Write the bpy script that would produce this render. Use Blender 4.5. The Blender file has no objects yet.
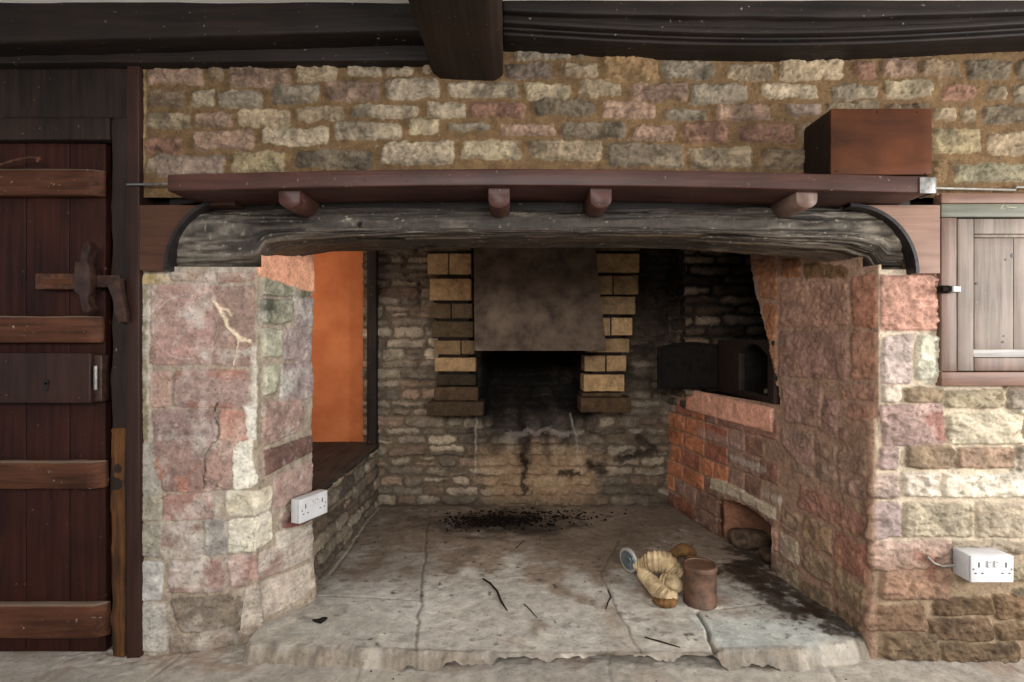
import bpy, math, random
import numpy as np
from mathutils import Vector

# ------------------------------------------------------------------ camera, world, lights
SC = bpy.context.scene
COL = SC.collection
F = 550.0                       # focal length in pixels of a 1024x682 frame
CY, CZ = -1.833, 1.047          # camera stands 1.83 m in front of the chimney wall (wall face is Y = 0)
cam_d = bpy.data.cameras.new('camera'); cam_d.sensor_width = 36; cam_d.lens = F/1024*36
cam_d.clip_start = 0.02
cam = bpy.data.objects.new('camera', cam_d); COL.objects.link(cam)
cam.location = (0, CY, CZ); cam.rotation_euler = (math.pi/2, 0, 0)
SC.camera = cam
w = bpy.data.worlds.new('world'); SC.world = w; w.use_nodes = True
w.node_tree.nodes['Background'].inputs[0].default_value = (0.95, 0.97, 1.0, 1)
w.node_tree.nodes['Background'].inputs[1].default_value = 0.45
SC.view_settings.view_transform = 'Standard'; SC.view_settings.look = 'None'
SC.view_settings.gamma = 1; SC.view_settings.use_curve_mapping = False
SC.view_settings.exposure = 0.25

def area(name, loc, target, sx, sy, power, color=(1, 1, 1)):
    d = bpy.data.lights.new(name, 'AREA'); d.shape = 'RECTANGLE'; d.size = sx; d.size_y = sy
    d.energy = power; d.color = color
    o = bpy.data.objects.new(name, d); COL.objects.link(o); o.location = loc
    o.rotation_euler = (Vector(target)-Vector(loc)).to_track_quat('-Z', 'Y').to_euler()
    return o
# daylight from the room's window on the right hand side, an added fill behind the camera, daylight in the little room on the left
area('window_daylight', (3.1, -1.45, 1.25), (0.0, 0.2, 0.45), 0.7, 0.9, 66, (1.0, 0.985, 0.96))
area('rear_fill_light', (0.1, -3.0, 1.72), (0.0, 0.2, 0.2), 2.0, 0.6, 66, (1.0, 0.985, 0.96))
area('alcove_daylight', (-1.72, 0.75, 1.45), (-0.9, 1.5, 0.9), 0.4, 0.6, 5.5, (1.0, 0.9, 0.76))

# ------------------------------------------------------------------ measuring
def fx(px, Y): return (px-512)/F*(Y-CY)
def fz(py, Y): return CZ-(py-341)/F*(Y-CY)
def ground(px, py, z):
    D = F*(CZ-z)/(py-341); return ((px-512)/F*D, D+CY)

# ------------------------------------------------------------------ noise
def _hash(ix, iy, s):
    n = (ix.astype(np.int64)*374761393 + iy.astype(np.int64)*668265263 + int(s)*2147483647) & 0xffffffff
    n = ((n ^ (n >> 13))*1274126177) & 0xffffffff
    n = n ^ (n >> 16)
    return (n & 0xffff)/65535.0
def vn(x, y, s=0):
    ix = np.floor(x); iy = np.floor(y); fx_ = x-ix; fy_ = y-iy
    ux = fx_*fx_*(3-2*fx_); uy = fy_*fy_*(3-2*fy_)
    a = _hash(ix, iy, s); b = _hash(ix+1, iy, s); c = _hash(ix, iy+1, s); d = _hash(ix+1, iy+1, s)
    return (a+(b-a)*ux)*(1-uy)+(c+(d-c)*ux)*uy
def fbm(x, y, s=0, o=4, g=.5):
    t = 0; a = 1; n = 0
    for k in range(o):
        t = t+a*vn(x*2**k+17.3*k, y*2**k+9.1*k, s+k*31); n += a; a *= g
    return t/n*2-1
def sst(a, b, x):
    t = np.clip((x-a)/(b-a), 0, 1); return t*t*(3-2*t)
def lin(c):
    c = np.asarray(c, float)/255.0
    return np.where(c <= .04045, c/12.92, ((c+.055)/1.055)**2.4)

# ------------------------------------------------------------------ materials
def new_mat(name):
    m = bpy.data.materials.new(name); m.use_nodes = True
    nt = m.node_tree; b = nt.nodes['Principled BSDF']; return m, nt, b
def nd(nt, t, **kw):
    n = nt.nodes.new(t)
    for k, v in kw.items(): setattr(n, k, v)
    return n
def stone_mat(name='rough_stone', rough=.92, bump=.8, sc=1.0, mott=.48, pits=.6, lime=.38, limec=(206, 196, 176)):
    """colour of each stone is stored on the mesh; the nodes add grain, pits, lime specks and fine relief"""
    m, nt, b = new_mat(name); L = nt.links.new
    tc = nd(nt, 'ShaderNodeTexCoord'); at = nd(nt, 'ShaderNodeAttribute', attribute_name='Col')
    def noise(scale, det, ro, dist=0):
        n = nd(nt, 'ShaderNodeTexNoise'); n.inputs['Scale'].default_value = scale*sc; n.inputs['Detail'].default_value = det
        n.inputs['Roughness'].default_value = ro; n.inputs['Distortion'].default_value = dist; L(tc.outputs['Object'], n.inputs[0]); return n.outputs[0]
    def rng(src, a, b_, c, d):
        r = nd(nt, 'ShaderNodeMapRange'); 
        for k, v in zip((1, 2, 3, 4), (a, b_, c, d)): r.inputs[k].default_value = v
        L(src, r.inputs[0]); return r.outputs[0]
    n1 = noise(22, 12, .78, .4); n2 = noise(95, 8, .75); n3 = noise(48, 9, .8)
    def mul(x, y, t='MULTIPLY', fac=1):
        mx = nd(nt, 'ShaderNodeMix', data_type='RGBA', blend_type=t); mx.inputs[0].default_value = fac
        L(x, mx.inputs[6]); L(y, mx.inputs[7]); return mx.outputs[2]
    c = mul(at.outputs['Color'], rng(n1, .3, .7, 1-mott, 1+mott))
    c = mul(c, rng(n2, .33, .47, 1-pits, 1))
    dm = nd(nt, 'ShaderNodeMix', data_type='RGBA'); L(rng(n3, .58, .68, 0, lime), dm.inputs[0]); L(c, dm.inputs[6]); dm.inputs[7].default_value = (*lin(limec), 1)
    L(dm.outputs[2], b.inputs['Base Color'])
    ad = nd(nt, 'ShaderNodeMath', operation='MULTIPLY_ADD'); ad.inputs[1].default_value = .5
    L(n2, ad.inputs[0]); L(n1, ad.inputs[2])
    bp = nd(nt, 'ShaderNodeBump'); bp.inputs['Strength'].default_value = bump; bp.inputs['Distance'].default_value = .011
    L(ad.outputs[0], bp.inputs['Height']); L(bp.outputs[0], b.inputs['Normal'])
    b.inputs['Roughness'].default_value = rough; b.inputs['Specular IOR Level'].default_value = .2
    return m
def wood_mat(name, dark, light, axis='x', scale=14, stretch=14, rough=.55, bump=.35, dust=.0, dustc=(170, 160, 150), spec=.25, topdust=0):
    m, nt, b = new_mat(name); L = nt.links.new
    tc = nd(nt, 'ShaderNodeTexCoord'); mp = nd(nt, 'ShaderNodeMapping')
    s = [scale*stretch/4]*3; s['xyz'.index(axis)] = scale/stretch*3; mp.inputs['Scale'].default_value = s
    L(tc.outputs['Object'], mp.inputs[0])
    n1 = nd(nt, 'ShaderNodeTexNoise'); n1.inputs['Scale'].default_value = 1; n1.inputs['Detail'].default_value = 7
    n1.inputs['Distortion'].default_value = .6; n1.inputs['Roughness'].default_value = .62
    L(mp.outputs[0], n1.inputs[0])
    n3 = nd(nt, 'ShaderNodeTexNoise'); n3.inputs['Scale'].default_value = 5; n3.inputs['Detail'].default_value = 4
    L(tc.outputs['Object'], n3.inputs[0])
    av = nd(nt, 'ShaderNodeMix', data_type='FLOAT'); av.inputs[0].default_value = .4
    L(n1.outputs[0], av.inputs[2]); L(n3.outputs[0], av.inputs[3])
    cr = nd(nt, 'ShaderNodeValToRGB'); cr.color_ramp.elements[0].position = .36; cr.color_ramp.elements[1].position = .66
    cr.color_ramp.elements[0].color = (*lin(dark), 1); cr.color_ramp.elements[1].color = (*lin(light), 1)
    L(av.outputs[0], cr.inputs[0])
    at = nd(nt, 'ShaderNodeAttribute', attribute_name='Col')
    mu = nd(nt, 'ShaderNodeMix', data_type='RGBA', blend_type='MULTIPLY'); mu.inputs[0].default_value = 1
    L(cr.outputs[0], mu.inputs[6]); L(at.outputs['Color'], mu.inputs[7])
    last = mu.outputs[2]
    if dust > 0:   # specks of lime and dust on the timber
        n4 = nd(nt, 'ShaderNodeTexNoise'); n4.inputs['Scale'].default_value = 70; n4.inputs['Detail'].default_value = 6
        L(tc.outputs['Object'], n4.inputs[0])
        mr = nd(nt, 'ShaderNodeMapRange'); mr.inputs[1].default_value = .68; mr.inputs[2].default_value = .76
        mr.inputs[4].default_value = dust; L(n4.outputs[0], mr.inputs[0])
        dm = nd(nt, 'ShaderNodeMix', data_type='RGBA'); L(mr.outputs[0], dm.inputs[0]); L(last, dm.inputs[6])
        dm.inputs[7].default_value = (*lin(dustc), 1); last = dm.outputs[2]
    if topdust > 0:   # dust lying on upward faces
        ge = nd(nt, 'ShaderNodeNewGeometry'); sp = nd(nt, 'ShaderNodeSeparateXYZ'); L(ge.outputs['Normal'], sp.inputs[0])
        mr = nd(nt, 'ShaderNodeMapRange'); mr.inputs[1].default_value = .25; mr.inputs[2].default_value = .8; mr.inputs[4].default_value = topdust
        L(sp.outputs[2], mr.inputs[0]); dm = nd(nt, 'ShaderNodeMix', data_type='RGBA'); L(mr.outputs[0], dm.inputs[0]); L(last, dm.inputs[6])
        dm.inputs[7].default_value = (*lin((132, 116, 100)), 1); last = dm.outputs[2]
    L(last, b.inputs['Base Color'])
    bp = nd(nt, 'ShaderNodeBump'); bp.inputs['Strength'].default_value = bump; bp.inputs['Distance'].default_value = .004
    L(n1.outputs[0], bp.inputs['Height']); L(bp.outputs[0], b.inputs['Normal'])
    b.inputs['Roughness'].default_value = rough; b.inputs['Specular IOR Level'].default_value = spec
    return m
def plain_mat(name, c1, c2, scale=12, rough=.6, metal=0, bump=.15, spec=.4, lo=.35, hi=.65):
    m, nt, b = new_mat(name); L = nt.links.new
    tc = nd(nt, 'ShaderNodeTexCoord'); n1 = nd(nt, 'ShaderNodeTexNoise'); n1.inputs['Scale'].default_value = scale
    n1.inputs['Detail'].default_value = 7; n1.inputs['Roughness'].default_value = .65
    L(tc.outputs['Object'], n1.inputs[0])
    cr = nd(nt, 'ShaderNodeValToRGB'); cr.color_ramp.elements[0].position = lo; cr.color_ramp.elements[1].position = hi
    cr.color_ramp.elements[0].color = (*lin(c1), 1); cr.color_ramp.elements[1].color = (*lin(c2), 1)
    L(n1.outputs[0], cr.inputs[0]); L(cr.outputs[0], b.inputs['Base Color'])
    bp = nd(nt, 'ShaderNodeBump'); bp.inputs['Strength'].default_value = bump; bp.inputs['Distance'].default_value = .003
    L(n1.outputs[0], bp.inputs['Height']); L(bp.outputs[0], b.inputs['Normal'])
    b.inputs['Roughness'].default_value = rough; b.inputs['Metallic'].default_value = metal
    b.inputs['Specular IOR Level'].default_value = spec
    return m
M = dict(
    stone=stone_mat(),
    sooty=stone_mat('soot_stained_stone', .95, .9, 1.0, .5, .6, .12),
    flag=stone_mat('worn_flagstone', .75, .55, .8, .32, .4, .3, (190, 184, 172)),
    brick=stone_mat('fire_brick', .9, .6, 1.0, .55, .6, .05),
    lintel=stone_mat('smoke_blackened_oak', .55, .5, 1.2, .4, .4, .22, (150, 142, 130)),
    door=wood_mat('dark_stained_boards', (28, 12, 9), (58, 28, 20), 'z', rough=.6, dust=.35, spec=.15, bump=.5),
    batten=wood_mat('worn_brown_oak', (48, 27, 18), (96, 60, 42), 'x', rough=.65, dust=.6, topdust=.7, bump=.7, spec=.15),
    dkbeam=wood_mat('black_stained_beam', (14, 10, 8), (38, 28, 23), 'x', rough=.6, dust=.6, bump=.5),
    joist=wood_mat('dark_brown_joist', (22, 14, 8), (50, 34, 22), 'y', rough=.8, dust=.3),
    post=wood_mat('blackened_post', (16, 11, 9), (46, 32, 24), 'z', rough=.7, dust=.5, bump=.6),
    decay=wood_mat('decayed_orange_brown_oak', (34, 20, 11), (108, 70, 36), 'z', rough=.9, bump=1.0),
    casing=wood_mat('maroon_brown_casing', (34, 19, 15), (58, 35, 28), 'z', rough=.5),
    shelf=wood_mat('red_brown_mahogany', (42, 24, 19), (78, 49, 42), 'x', rough=.45, dust=.5, bump=.2),
    spandrel=wood_mat('brown_painted_board', (50, 31, 22), (82, 52, 37), 'x', rough=.5, bump=.15),
    spandrel_r=wood_mat('pink_brown_painted_board', (104, 76, 62), (144, 112, 96), 'x', rough=.4, bump=.15),
    trim=wood_mat('near_black_moulding', (20, 16, 16), (48, 42, 42), 'x', rough=.4),
    boxw=wood_mat('warm_brown_box_wood', (46, 24, 13), (90, 50, 28), 'x', rough=.5, spec=.1, bump=.15, scale=7, stretch=6),
    boxd=wood_mat('shaded_brown_box_side', (22, 14, 10), (40, 26, 18), 'z', rough=.6, dust=.3),  # darker copy of the box wood, shade of the left side put into colour
    cup=wood_mat('grey_brown_limed_wood', (88, 76, 68), (136, 122, 112), 'z', rough=.5, dust=.3, bump=.25),
    cupf=wood_mat('brown_cupboard_frame', (80, 62, 52), (124, 100, 88), 'z', rough=.45, bump=.2),
    cuph=wood_mat('brown_cupboard_rail', (90, 64, 52), (130, 98, 82), 'x', rough=.45, bump=.2),
    cupg=wood_mat('green_grey_rail', (78, 78, 68), (116, 116, 102), 'x', rough=.5, bump=.2),
    cupw=wood_mat('whitened_sill_moulding', (130, 126, 122), (184, 180, 176), 'x', rough=.5, bump=.2),
    iron=plain_mat('black_cast_iron', (12, 10, 9), (28, 23, 19), 30, .8, 0, .3, .12),
    ironr=plain_mat('rusty_cast_iron', (22, 14, 11), (46, 29, 21), 30, .75, .1),
    hood=plain_mat('smoked_sheet_metal', (58, 42, 31), (104, 86, 70), 9, .7, .15, .2),
    rust=plain_mat('rusted_iron', (48, 28, 19), (96, 58, 38), 40, .7, .2),
    steel=plain_mat('dull_grey_steel', (90, 88, 86), (150, 148, 146), 40, .45, .7),
    latch=plain_mat('brown_painted_iron', (40, 26, 22), (74, 52, 44), 30, .45, .3),
    orange=plain_mat('orange_limewash', (180, 104, 64), (200, 122, 78), 6, .9, 0, .12, .1),
    plaster=plain_mat('peach_plaster', (214, 148, 112), (232, 172, 136), 14, .9, 0, .3, .1),
    white=plain_mat('white_plastic', (190, 190, 192), (206, 206, 208), 8, .35, 0, .0, .5),
    socketdark=plain_mat('dark_socket_slot', (8, 8, 8), (18, 18, 18), 8, .5, 0, 0),
    red=plain_mat('red_switch_mark', (150, 60, 50), (180, 80, 70), 8, .5, 0, 0),
    ceil=plain_mat('white_ceiling_paint', (222, 220, 214), (236, 234, 230), 5, .9, 0, .1, .1),
    tin=plain_mat('rusty_brown_tin', (64, 46, 36), (108, 80, 62), 22, .6, .15, .25),
    cloth=plain_mat('tan_ribbed_cloth', (132, 110, 80), (214, 190, 152), 16, .95, 0, .5, .1),
    glass=plain_mat('bluish_grey_metal_disc', (84, 96, 100), (136, 148, 150), 24, .4, .5),
    rim=plain_mat('pale_metal_rim', (176, 178, 174), (210, 212, 208), 30, .4, .5),
    soot=plain_mat('black_soot', (8, 7, 6), (34, 26, 20), 60, 1, 0, .6, .05),
    twig=plain_mat('dark_twig_bark', (30, 22, 18), (66, 48, 40), 90, .9, 0, .6, .1),
    leaf=plain_mat('dark_dry_leaf', (24, 20, 18), (50, 42, 38), 60, .9, 0, .3, .1),
    bench=wood_mat('sooty_brown_bench_board', (34, 28, 24), (72, 60, 50), 'y', rough=.8, dust=.4),
    black=plain_mat('soot_black_masonry', (12, 10, 8), (30, 22, 16), 20, 1, 0, .8, .05),
    cable=plain_mat('grey_cable', (120, 116, 108), (160, 156, 148), 30, .5, 0, 0),
)

# ------------------------------------------------------------------ mesh helpers
def finish(me, name, mat, parent=None, smooth=True, kind=None):
    if mat is not None: me.materials.append(mat)
    o = bpy.data.objects.new(name, me); COL.objects.link(o)
    if parent is not None: o.parent = parent
    if kind: o['kind'] = kind
    return o
def fast_mesh(name, V, Q, C=None):
    me = bpy.data.meshes.new(name)
    me.vertices.add(len(V)); me.vertices.foreach_set('co', np.ascontiguousarray(V, np.float32).ravel())
    me.loops.add(len(Q)*4); me.loops.foreach_set('vertex_index', np.ascontiguousarray(Q, np.int32).ravel())
    me.polygons.add(len(Q)); me.polygons.foreach_set('loop_start', np.arange(0, len(Q)*4, 4, dtype=np.int32))
    me.polygons.foreach_set('loop_total', np.full(len(Q), 4, np.int32))
    me.update(calc_edges=True); me.validate()
    me.polygons.foreach_set('use_smooth', np.ones(len(me.polygons), bool))
    if C is not None:
        a = me.color_attributes.new('Col', 'FLOAT_COLOR', 'POINT')
        C4 = np.ones((len(V), 4), np.float32); C4[:, :3] = C; a.data.foreach_set('color', C4.ravel())
    return me
class MB:
    def __init__(s): s.v = []; s.f = []; s.c = []; s.flat = []
    def add(s, V, Fc, col=(1, 1, 1), flat=False):
        b = len(s.v); s.v += [tuple(p) for p in V]; s.f += [tuple(int(i)+b for i in f) for f in Fc]
        s.c += [tuple(col)]*len(V) if not hasattr(col[0], '__len__') else [tuple(c) for c in col]
        s.flat += [flat]*len(Fc); return s
    def box(s, lo, hi, bev=.003, cell=.03, amp=0, freq=12, seed=0, col=(1, 1, 1), warp=None):
        lo = np.array(lo, float); hi = np.array(hi, float)
        lo, hi = np.minimum(lo, hi), np.maximum(lo, hi)
        bev = min(bev, (hi-lo).min()/2.01); ax = []
        for k in range(3):
            n = max(1, int((hi[k]-lo[k]-2*bev)/cell)); n = min(n, 120)
            g = np.unique(np.round(np.concatenate([[lo[k], lo[k]+.35*bev], np.linspace(lo[k]+bev, hi[k]-bev, n+1), [hi[k]-.35*bev, hi[k]]]), 6))
            ax.append(g)
        idx = {}; V = []; Fc = []
        def vid(p):
            if p not in idx: idx[p] = len(V); V.append(p)
            return idx[p]
        for k in range(3):
            a, b = (k+1) % 3, (k+2) % 3
            for side in (0, 1):
                w0 = ax[k][-1] if side else ax[k][0]
                for i in range(len(ax[a])-1):
                    for j in range(len(ax[b])-1):
                        q = []
                        for (ii, jj) in ((i, j), (i+1, j), (i+1, j+1), (i, j+1)):
                            p = [0, 0, 0]; p[k] = w0; p[a] = ax[a][ii]; p[b] = ax[b][jj]; q.append(vid(tuple(p)))
                        Fc.append(q if side else q[::-1])
        P = np.array(V); Q = np.clip(P, lo+bev, hi-bev); d = P-Q; n = np.linalg.norm(d, axis=1, keepdims=True)
        dirv = d/np.maximum(n, 1e-9); P = Q+dirv*bev
        if amp:
            e = fbm(P[:, 0]*freq+P[:, 1]*freq*.7+seed, P[:, 2]*freq+P[:, 1]*freq*.6+seed*2, seed, 4)
            P = P+dirv*(e*amp)[:, None]
        if warp is not None: P = warp(P)
        return s.add(P, Fc, col)
    def prism(s, poly, y0, y1, axis='y', col=(1, 1, 1), bev=0):
        """outline in the plane square to axis (x,z for y; y,z for x; x,y for z), extruded from y0 to y1"""
        P = np.array(poly, float); n = len(P)
        def mk(a, b, t): return {'y': (a, t, b), 'x': (t, a, b), 'z': (a, b, t)}[axis]
        c = P.mean(0); rings = []
        if bev:
            Pi = c+(P-c)*(1-bev/np.maximum(np.linalg.norm(P-c, axis=1, keepdims=True), 1e-6))
            rings = [(Pi, y0), (P, y0+bev*np.sign(y1-y0)), (P, y1-bev*np.sign(y1-y0)), (Pi, y1)]
        else: rings = [(P, y0), (P, y1)]
        V = [mk(a, b, t) for R, t in rings for a, b in R]; Fc = []
        for r in range(len(rings)-1):
            for i in range(n):
                j = (i+1) % n; Fc.append((r*n+i, r*n+j, (r+1)*n+j, (r+1)*n+i))
        Fc.append(tuple(range(n))[::-1]); Fc.append(tuple((len(rings)-1)*n+i for i in range(n)))
        return s.add(V, Fc, col, True)
    def tube(s, pts, r, n=10, col=(1, 1, 1), cap=True):
        pts = [Vector(p) for p in pts]; R = r if hasattr(r, '__len__') else [r]*len(pts); V = []; Fc = []
        t0 = (pts[1]-pts[0]).normalized(); up = Vector((0, 0, 1)) if abs(t0.z) < .9 else Vector((1, 0, 0))
        u = t0.cross(up).normalized()
        for i, p in enumerate(pts):
            t = (pts[min(i+1, len(pts)-1)]-pts[max(i-1, 0)]).normalized()
            u = (u-t*u.dot(t)).normalized(); v = t.cross(u)
            for k in range(n):
                a = 2*math.pi*k/n; V.append(p+(u*math.cos(a)+v*math.sin(a))*R[i])
        for i in range(len(pts)-1):
            for k in range(n):
                k2 = (k+1) % n; Fc.append((i*n+k, i*n+k2, (i+1)*n+k2, (i+1)*n+k))
        if cap: Fc.append(tuple(range(n))[::-1]); Fc.append(tuple((len(pts)-1)*n+k for k in range(n)))
        return s.add(V, Fc, col)
    def build(s, name, mat, parent=None, kind=None, origin=None):
        me = bpy.data.meshes.new(name)
        off = Vector(parent.location) if parent is not None else Vector(origin or (0, 0, 0))
        if parent is not None and parent.parent is not None: off = off+Vector(parent.parent.location)
        V = [(p[0]-off.x, p[1]-off.y, p[2]-off.z) for p in s.v]
        me.from_pydata(V, [], s.f); me.update()
        me.polygons.foreach_set('use_smooth', np.array([not f for f in s.flat]))
        a = me.color_attributes.new('Col', 'FLOAT_COLOR', 'POINT')
        C4 = np.ones((len(V), 4), np.float32); C4[:, :3] = np.array(s.c); a.data.foreach_set('color', C4.ravel())
        try: me.set_sharp_from_angle(angle=math.radians(50))
        except Exception: pass
        o = finish(me, name, mat, parent, kind=kind)
        if origin is not None: o.location = origin
        return o
def thing(name, label, cat, loc, group=None, kind=None):
    o = bpy.data.objects.new(name, None); COL.objects.link(o); o.location = loc; o['label'] = label
    if cat: o['category'] = cat
    if group: o['group'] = group
    if kind: o['kind'] = kind
    o.empty_display_size = .05
    return o
def tag(o, label, cat, group=None, kind=None):
    o['label'] = label; o['category'] = cat
    if group: o['group'] = group
    if kind: o['kind'] = kind
    return o

# ------------------------------------------------------------------ stonework panels
class Panel:
    """a wall face following a plan path; every stone is raised relief on a fine grid"""
    def __init__(s, path, z0, z1, res=.004, side=1, corner=.02):
        P = np.array(path, float); seg = np.linalg.norm(np.diff(P, axis=0), axis=1)
        s.P = P; s.cum = np.concatenate([[0], np.cumsum(seg)]); L = s.cum[-1]
        s.u = np.linspace(0, L, int(L/res)+1); s.v = np.linspace(z0, z1, int((z1-z0)/res)+1)
        s.U, s.V = np.meshgrid(s.u, s.v, indexing='ij')
        s.base = np.stack([np.interp(s.u, s.cum, P[:, 0]), np.interp(s.u, s.cum, P[:, 1])], 1)
        t = np.diff(P, axis=0)/seg[:, None]; nr = np.stack([t[:, 1], -t[:, 0]], 1)*side
        k = np.clip(np.searchsorted(s.cum, s.u, side='right')-1, 0, len(seg)-1)
        N = nr[k].copy()
        for i in range(1, len(P)-1):       # turn the face direction smoothly round each corner
            d = s.u-s.cum[i]; m = np.abs(d) < corner; a = (d[m]/corner+1)/2
            nn = nr[i-1][None]*(1-a[:, None])+nr[i][None]*a[:, None]
            N[m] = nn/np.linalg.norm(nn, axis=1, keepdims=True)
            # round the corner itself
            s.base[m] -= N[m]*((1-np.abs(d[m])/corner)**2*corner*.3)[:, None]
        s.N = N; s.H = np.zeros_like(s.U); s.C = np.zeros(s.U.shape+(3,)); s.cov = np.zeros_like(s.U)
        s.WX = fbm(s.U*20, s.V*20, 5, 5, .65)*1.5; s.WY = fbm(s.U*20+50, s.V*20, 9, 5, .65)*1.5
        s.F1 = fbm(s.U*35, s.V*35, 21, 5, .6); s.F2 = fbm(s.U*110, s.V*110, 33, 3, .6); s.F0 = fbm(s.U*6, s.V*6, 41, 3)
    def uv(s, px, py):
        dx = (px-512)/F; best = None
        for i in range(len(s.P)-1):
            (ax, ay), (bx, by) = s.P[i], s.P[i+1]
            # point = a+t(b-a); X = dx*(Y-CY)
            den = (bx-ax)-dx*(by-ay)
            if abs(den) < 1e-9: continue
            t = (dx*(ay-CY)-ax)/den
            e = max(0, -t, t-1)*math.hypot(bx-ax, by-ay)
            if best is None or e < best[0]-1e-6: best = (e, i, t)
        e, i, t = best; tt = t if (e < .6) else min(max(t, 0), 1)
        L = math.hypot(*(s.P[i+1]-s.P[i])); u = s.cum[i]+tt*L
        Y = s.P[i][1]+tt*(s.P[i+1][1]-s.P[i][1])
        return u, fz(py, Y)
    def mortar(s, col, amp=.002, var=.18, h=0):
        c = lin(col); k = 1+var*s.F1+var*.7*s.F0
        s.C[:] = c[None, None]*k[..., None]; s.H[:] = h+amp*s.F1+amp*.6*s.F2
    def stone(s, quad, col, h=.012, k=.010, edge=.007, rough=.003, warp=.005, var=.2, col2=None, tilt=0, patch=None, bulge=.3, seed=0):
        q = np.array(quad, float); c = q.mean(0)
        area2 = sum(q[i][0]*q[(i+1) % len(q)][1]-q[(i+1) % len(q)][0]*q[i][1] for i in range(len(q)))
        if area2 < 0: q = q[::-1]
        lo = q.min(0)-.015; hi = q.max(0)+.015
        i0, i1 = np.searchsorted(s.u, (lo[0], hi[0])); j0, j1 = np.searchsorted(s.v, (lo[1], hi[1]))
        if i1-i0 < 2 or j1-j0 < 2: return
        sl = (slice(i0, i1), slice(j0, j1))
        U = s.U[sl]+s.WX[sl]*warp; V = s.V[sl]+s.WY[sl]*warp
        acc = 0
        for i in range(len(q)):
            a = q[i]; b = q[(i+1) % len(q)]; d = b-a; L = math.hypot(*d)
            if L < 1e-6: continue
            dist = ((U-a[0])*(-d[1])+(V-a[1])*d[0])/L
            acc = acc+np.exp(-np.clip(dist, -.2, .5)/k)
        sd = -k*np.log(np.maximum(acc, 1e-30))
        m = sst(0, edge, sd); mc = sst(-.001, .0025, sd)
        size = (hi-lo).min()*.5
        dome = np.clip(sd/max(size, .01), 0, 1)**.5*bulge*h
        g1 = fbm(s.U[sl]*20+seed, s.V[sl]*34+seed*3, int(seed) % 97, 4, .55)
        R = s.F1[sl]*rough*1.2+s.F2[sl]*rough*.6+(.35-np.abs(g1)*1.6)*rough*1.6
        Hn = h+dome+R+tilt*(V-c[1])
        s.H[sl] = s.H[sl]*(1-m)+Hn*m
        cc = lin(col); n = fbm(s.U[sl]*18+seed*1.7, s.V[sl]*30+seed, 60+int(seed) % 37, 4)
        cn = cc[None, None]*(1+var*s.F1[sl]+var*.8*n)[..., None]
        if col2 is not None:
            p = sst(-.1, .35, fbm(s.U[sl]*12+seed*2.3, s.V[sl]*16-seed, 71+int(seed) % 53, 3))[..., None]
            cn = cn*(1-p)+lin(col2)[None, None]*(1+var*s.F1[sl])[..., None]*p
        st_ = fbm(s.U[sl]*16+seed*.7, s.V[sl]*70+seed*1.1, 81+int(seed) % 29, 5, .65)   # bedding streaks in the stone
        cn = cn*np.clip(1+1.1*var*st_, .3, 1.7)[..., None]
        s.C[sl] = s.C[sl]*(1-mc[..., None])+cn*mc[..., None]
        s.cov[sl] = np.maximum(s.cov[sl], mc)
    def pstone(s, box, col, **kw):
        if hasattr(box[0], '__len__'): kw.pop('grow', None)
        """stone from photo coordinates: (x0,y0,x1,y1) or four points"""
        if not hasattr(box[0], '__len__'):
            x0, y0, x1, y1 = box; rs = random.Random(int(x0*7+y0*13)); j = lambda: rs.uniform(-1, 1)
            w = min(x1-x0, y1-y0); e = min(1.6, w*.08); g_ = kw.pop('grow', .4); x0 -= g_; y0 -= g_; x1 += g_; y1 += g_
            box = [(x0+j()*e, y0+j()*e), (x1+j()*e, y0+j()*e), (x1+j()*e, y1+j()*e), (x0+j()*e, y1+j()*e)]
            kw.setdefault('seed', int(x0+y0*3) % 211)
        s.stone([s.uv(*p) for p in box], col, **kw)
    def blob(s, pts, r, col, strength=1, dh=0, soft=.5, warp=.012, photo=True):
        """stain, crack or patch with its own outline along a polyline"""
        Q = np.array([s.uv(*p) for p in pts] if photo else pts, float)
        lo = Q.min(0)-r*2-.03; hi = Q.max(0)+r*2+.03
        i0, i1 = np.searchsorted(s.u, (lo[0], hi[0])); j0, j1 = np.searchsorted(s.v, (lo[1], hi[1]))
        sl = (slice(i0, i1), slice(j0, j1)); U = s.U[sl]+s.WX[sl]*warp; V = s.V[sl]+s.WY[sl]*warp
        d = np.full(U.shape, 9.)
        if len(Q) == 1: d = np.hypot(U-Q[0][0], V-Q[0][1])
        for i in range(len(Q)-1):
            a, b = Q[i], Q[i+1]; ab = b-a; t = np.clip(((U-a[0])*ab[0]+(V-a[1])*ab[1])/max(ab@ab, 1e-9), 0, 1)
            d = np.minimum(d, np.hypot(U-a[0]-t*ab[0], V-a[1]-t*ab[1]))
        m = (1-sst(r*(1-soft), r*(1+soft*.3), d))
        if col is not None:
            mm = (m*strength)[..., None]; cc = lin(col)[None, None]*(1+.2*s.F1[sl])[..., None]
            s.C[sl] = s.C[sl]*(1-mm)+cc*mm
        s.H[sl] += dh*m
    def poly(s, pts, col, h=None, strength=1, k=.006, warp=.006):
        Q = [s.uv(*p) for p in pts]; s.stone(Q, col, h=h if h is not None else .004, k=k, warp=warp, edge=.004, rough=.001, var=.08)
    def quadmask(s): return np.ones((len(s.u)-1, len(s.v)-1), bool)
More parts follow.
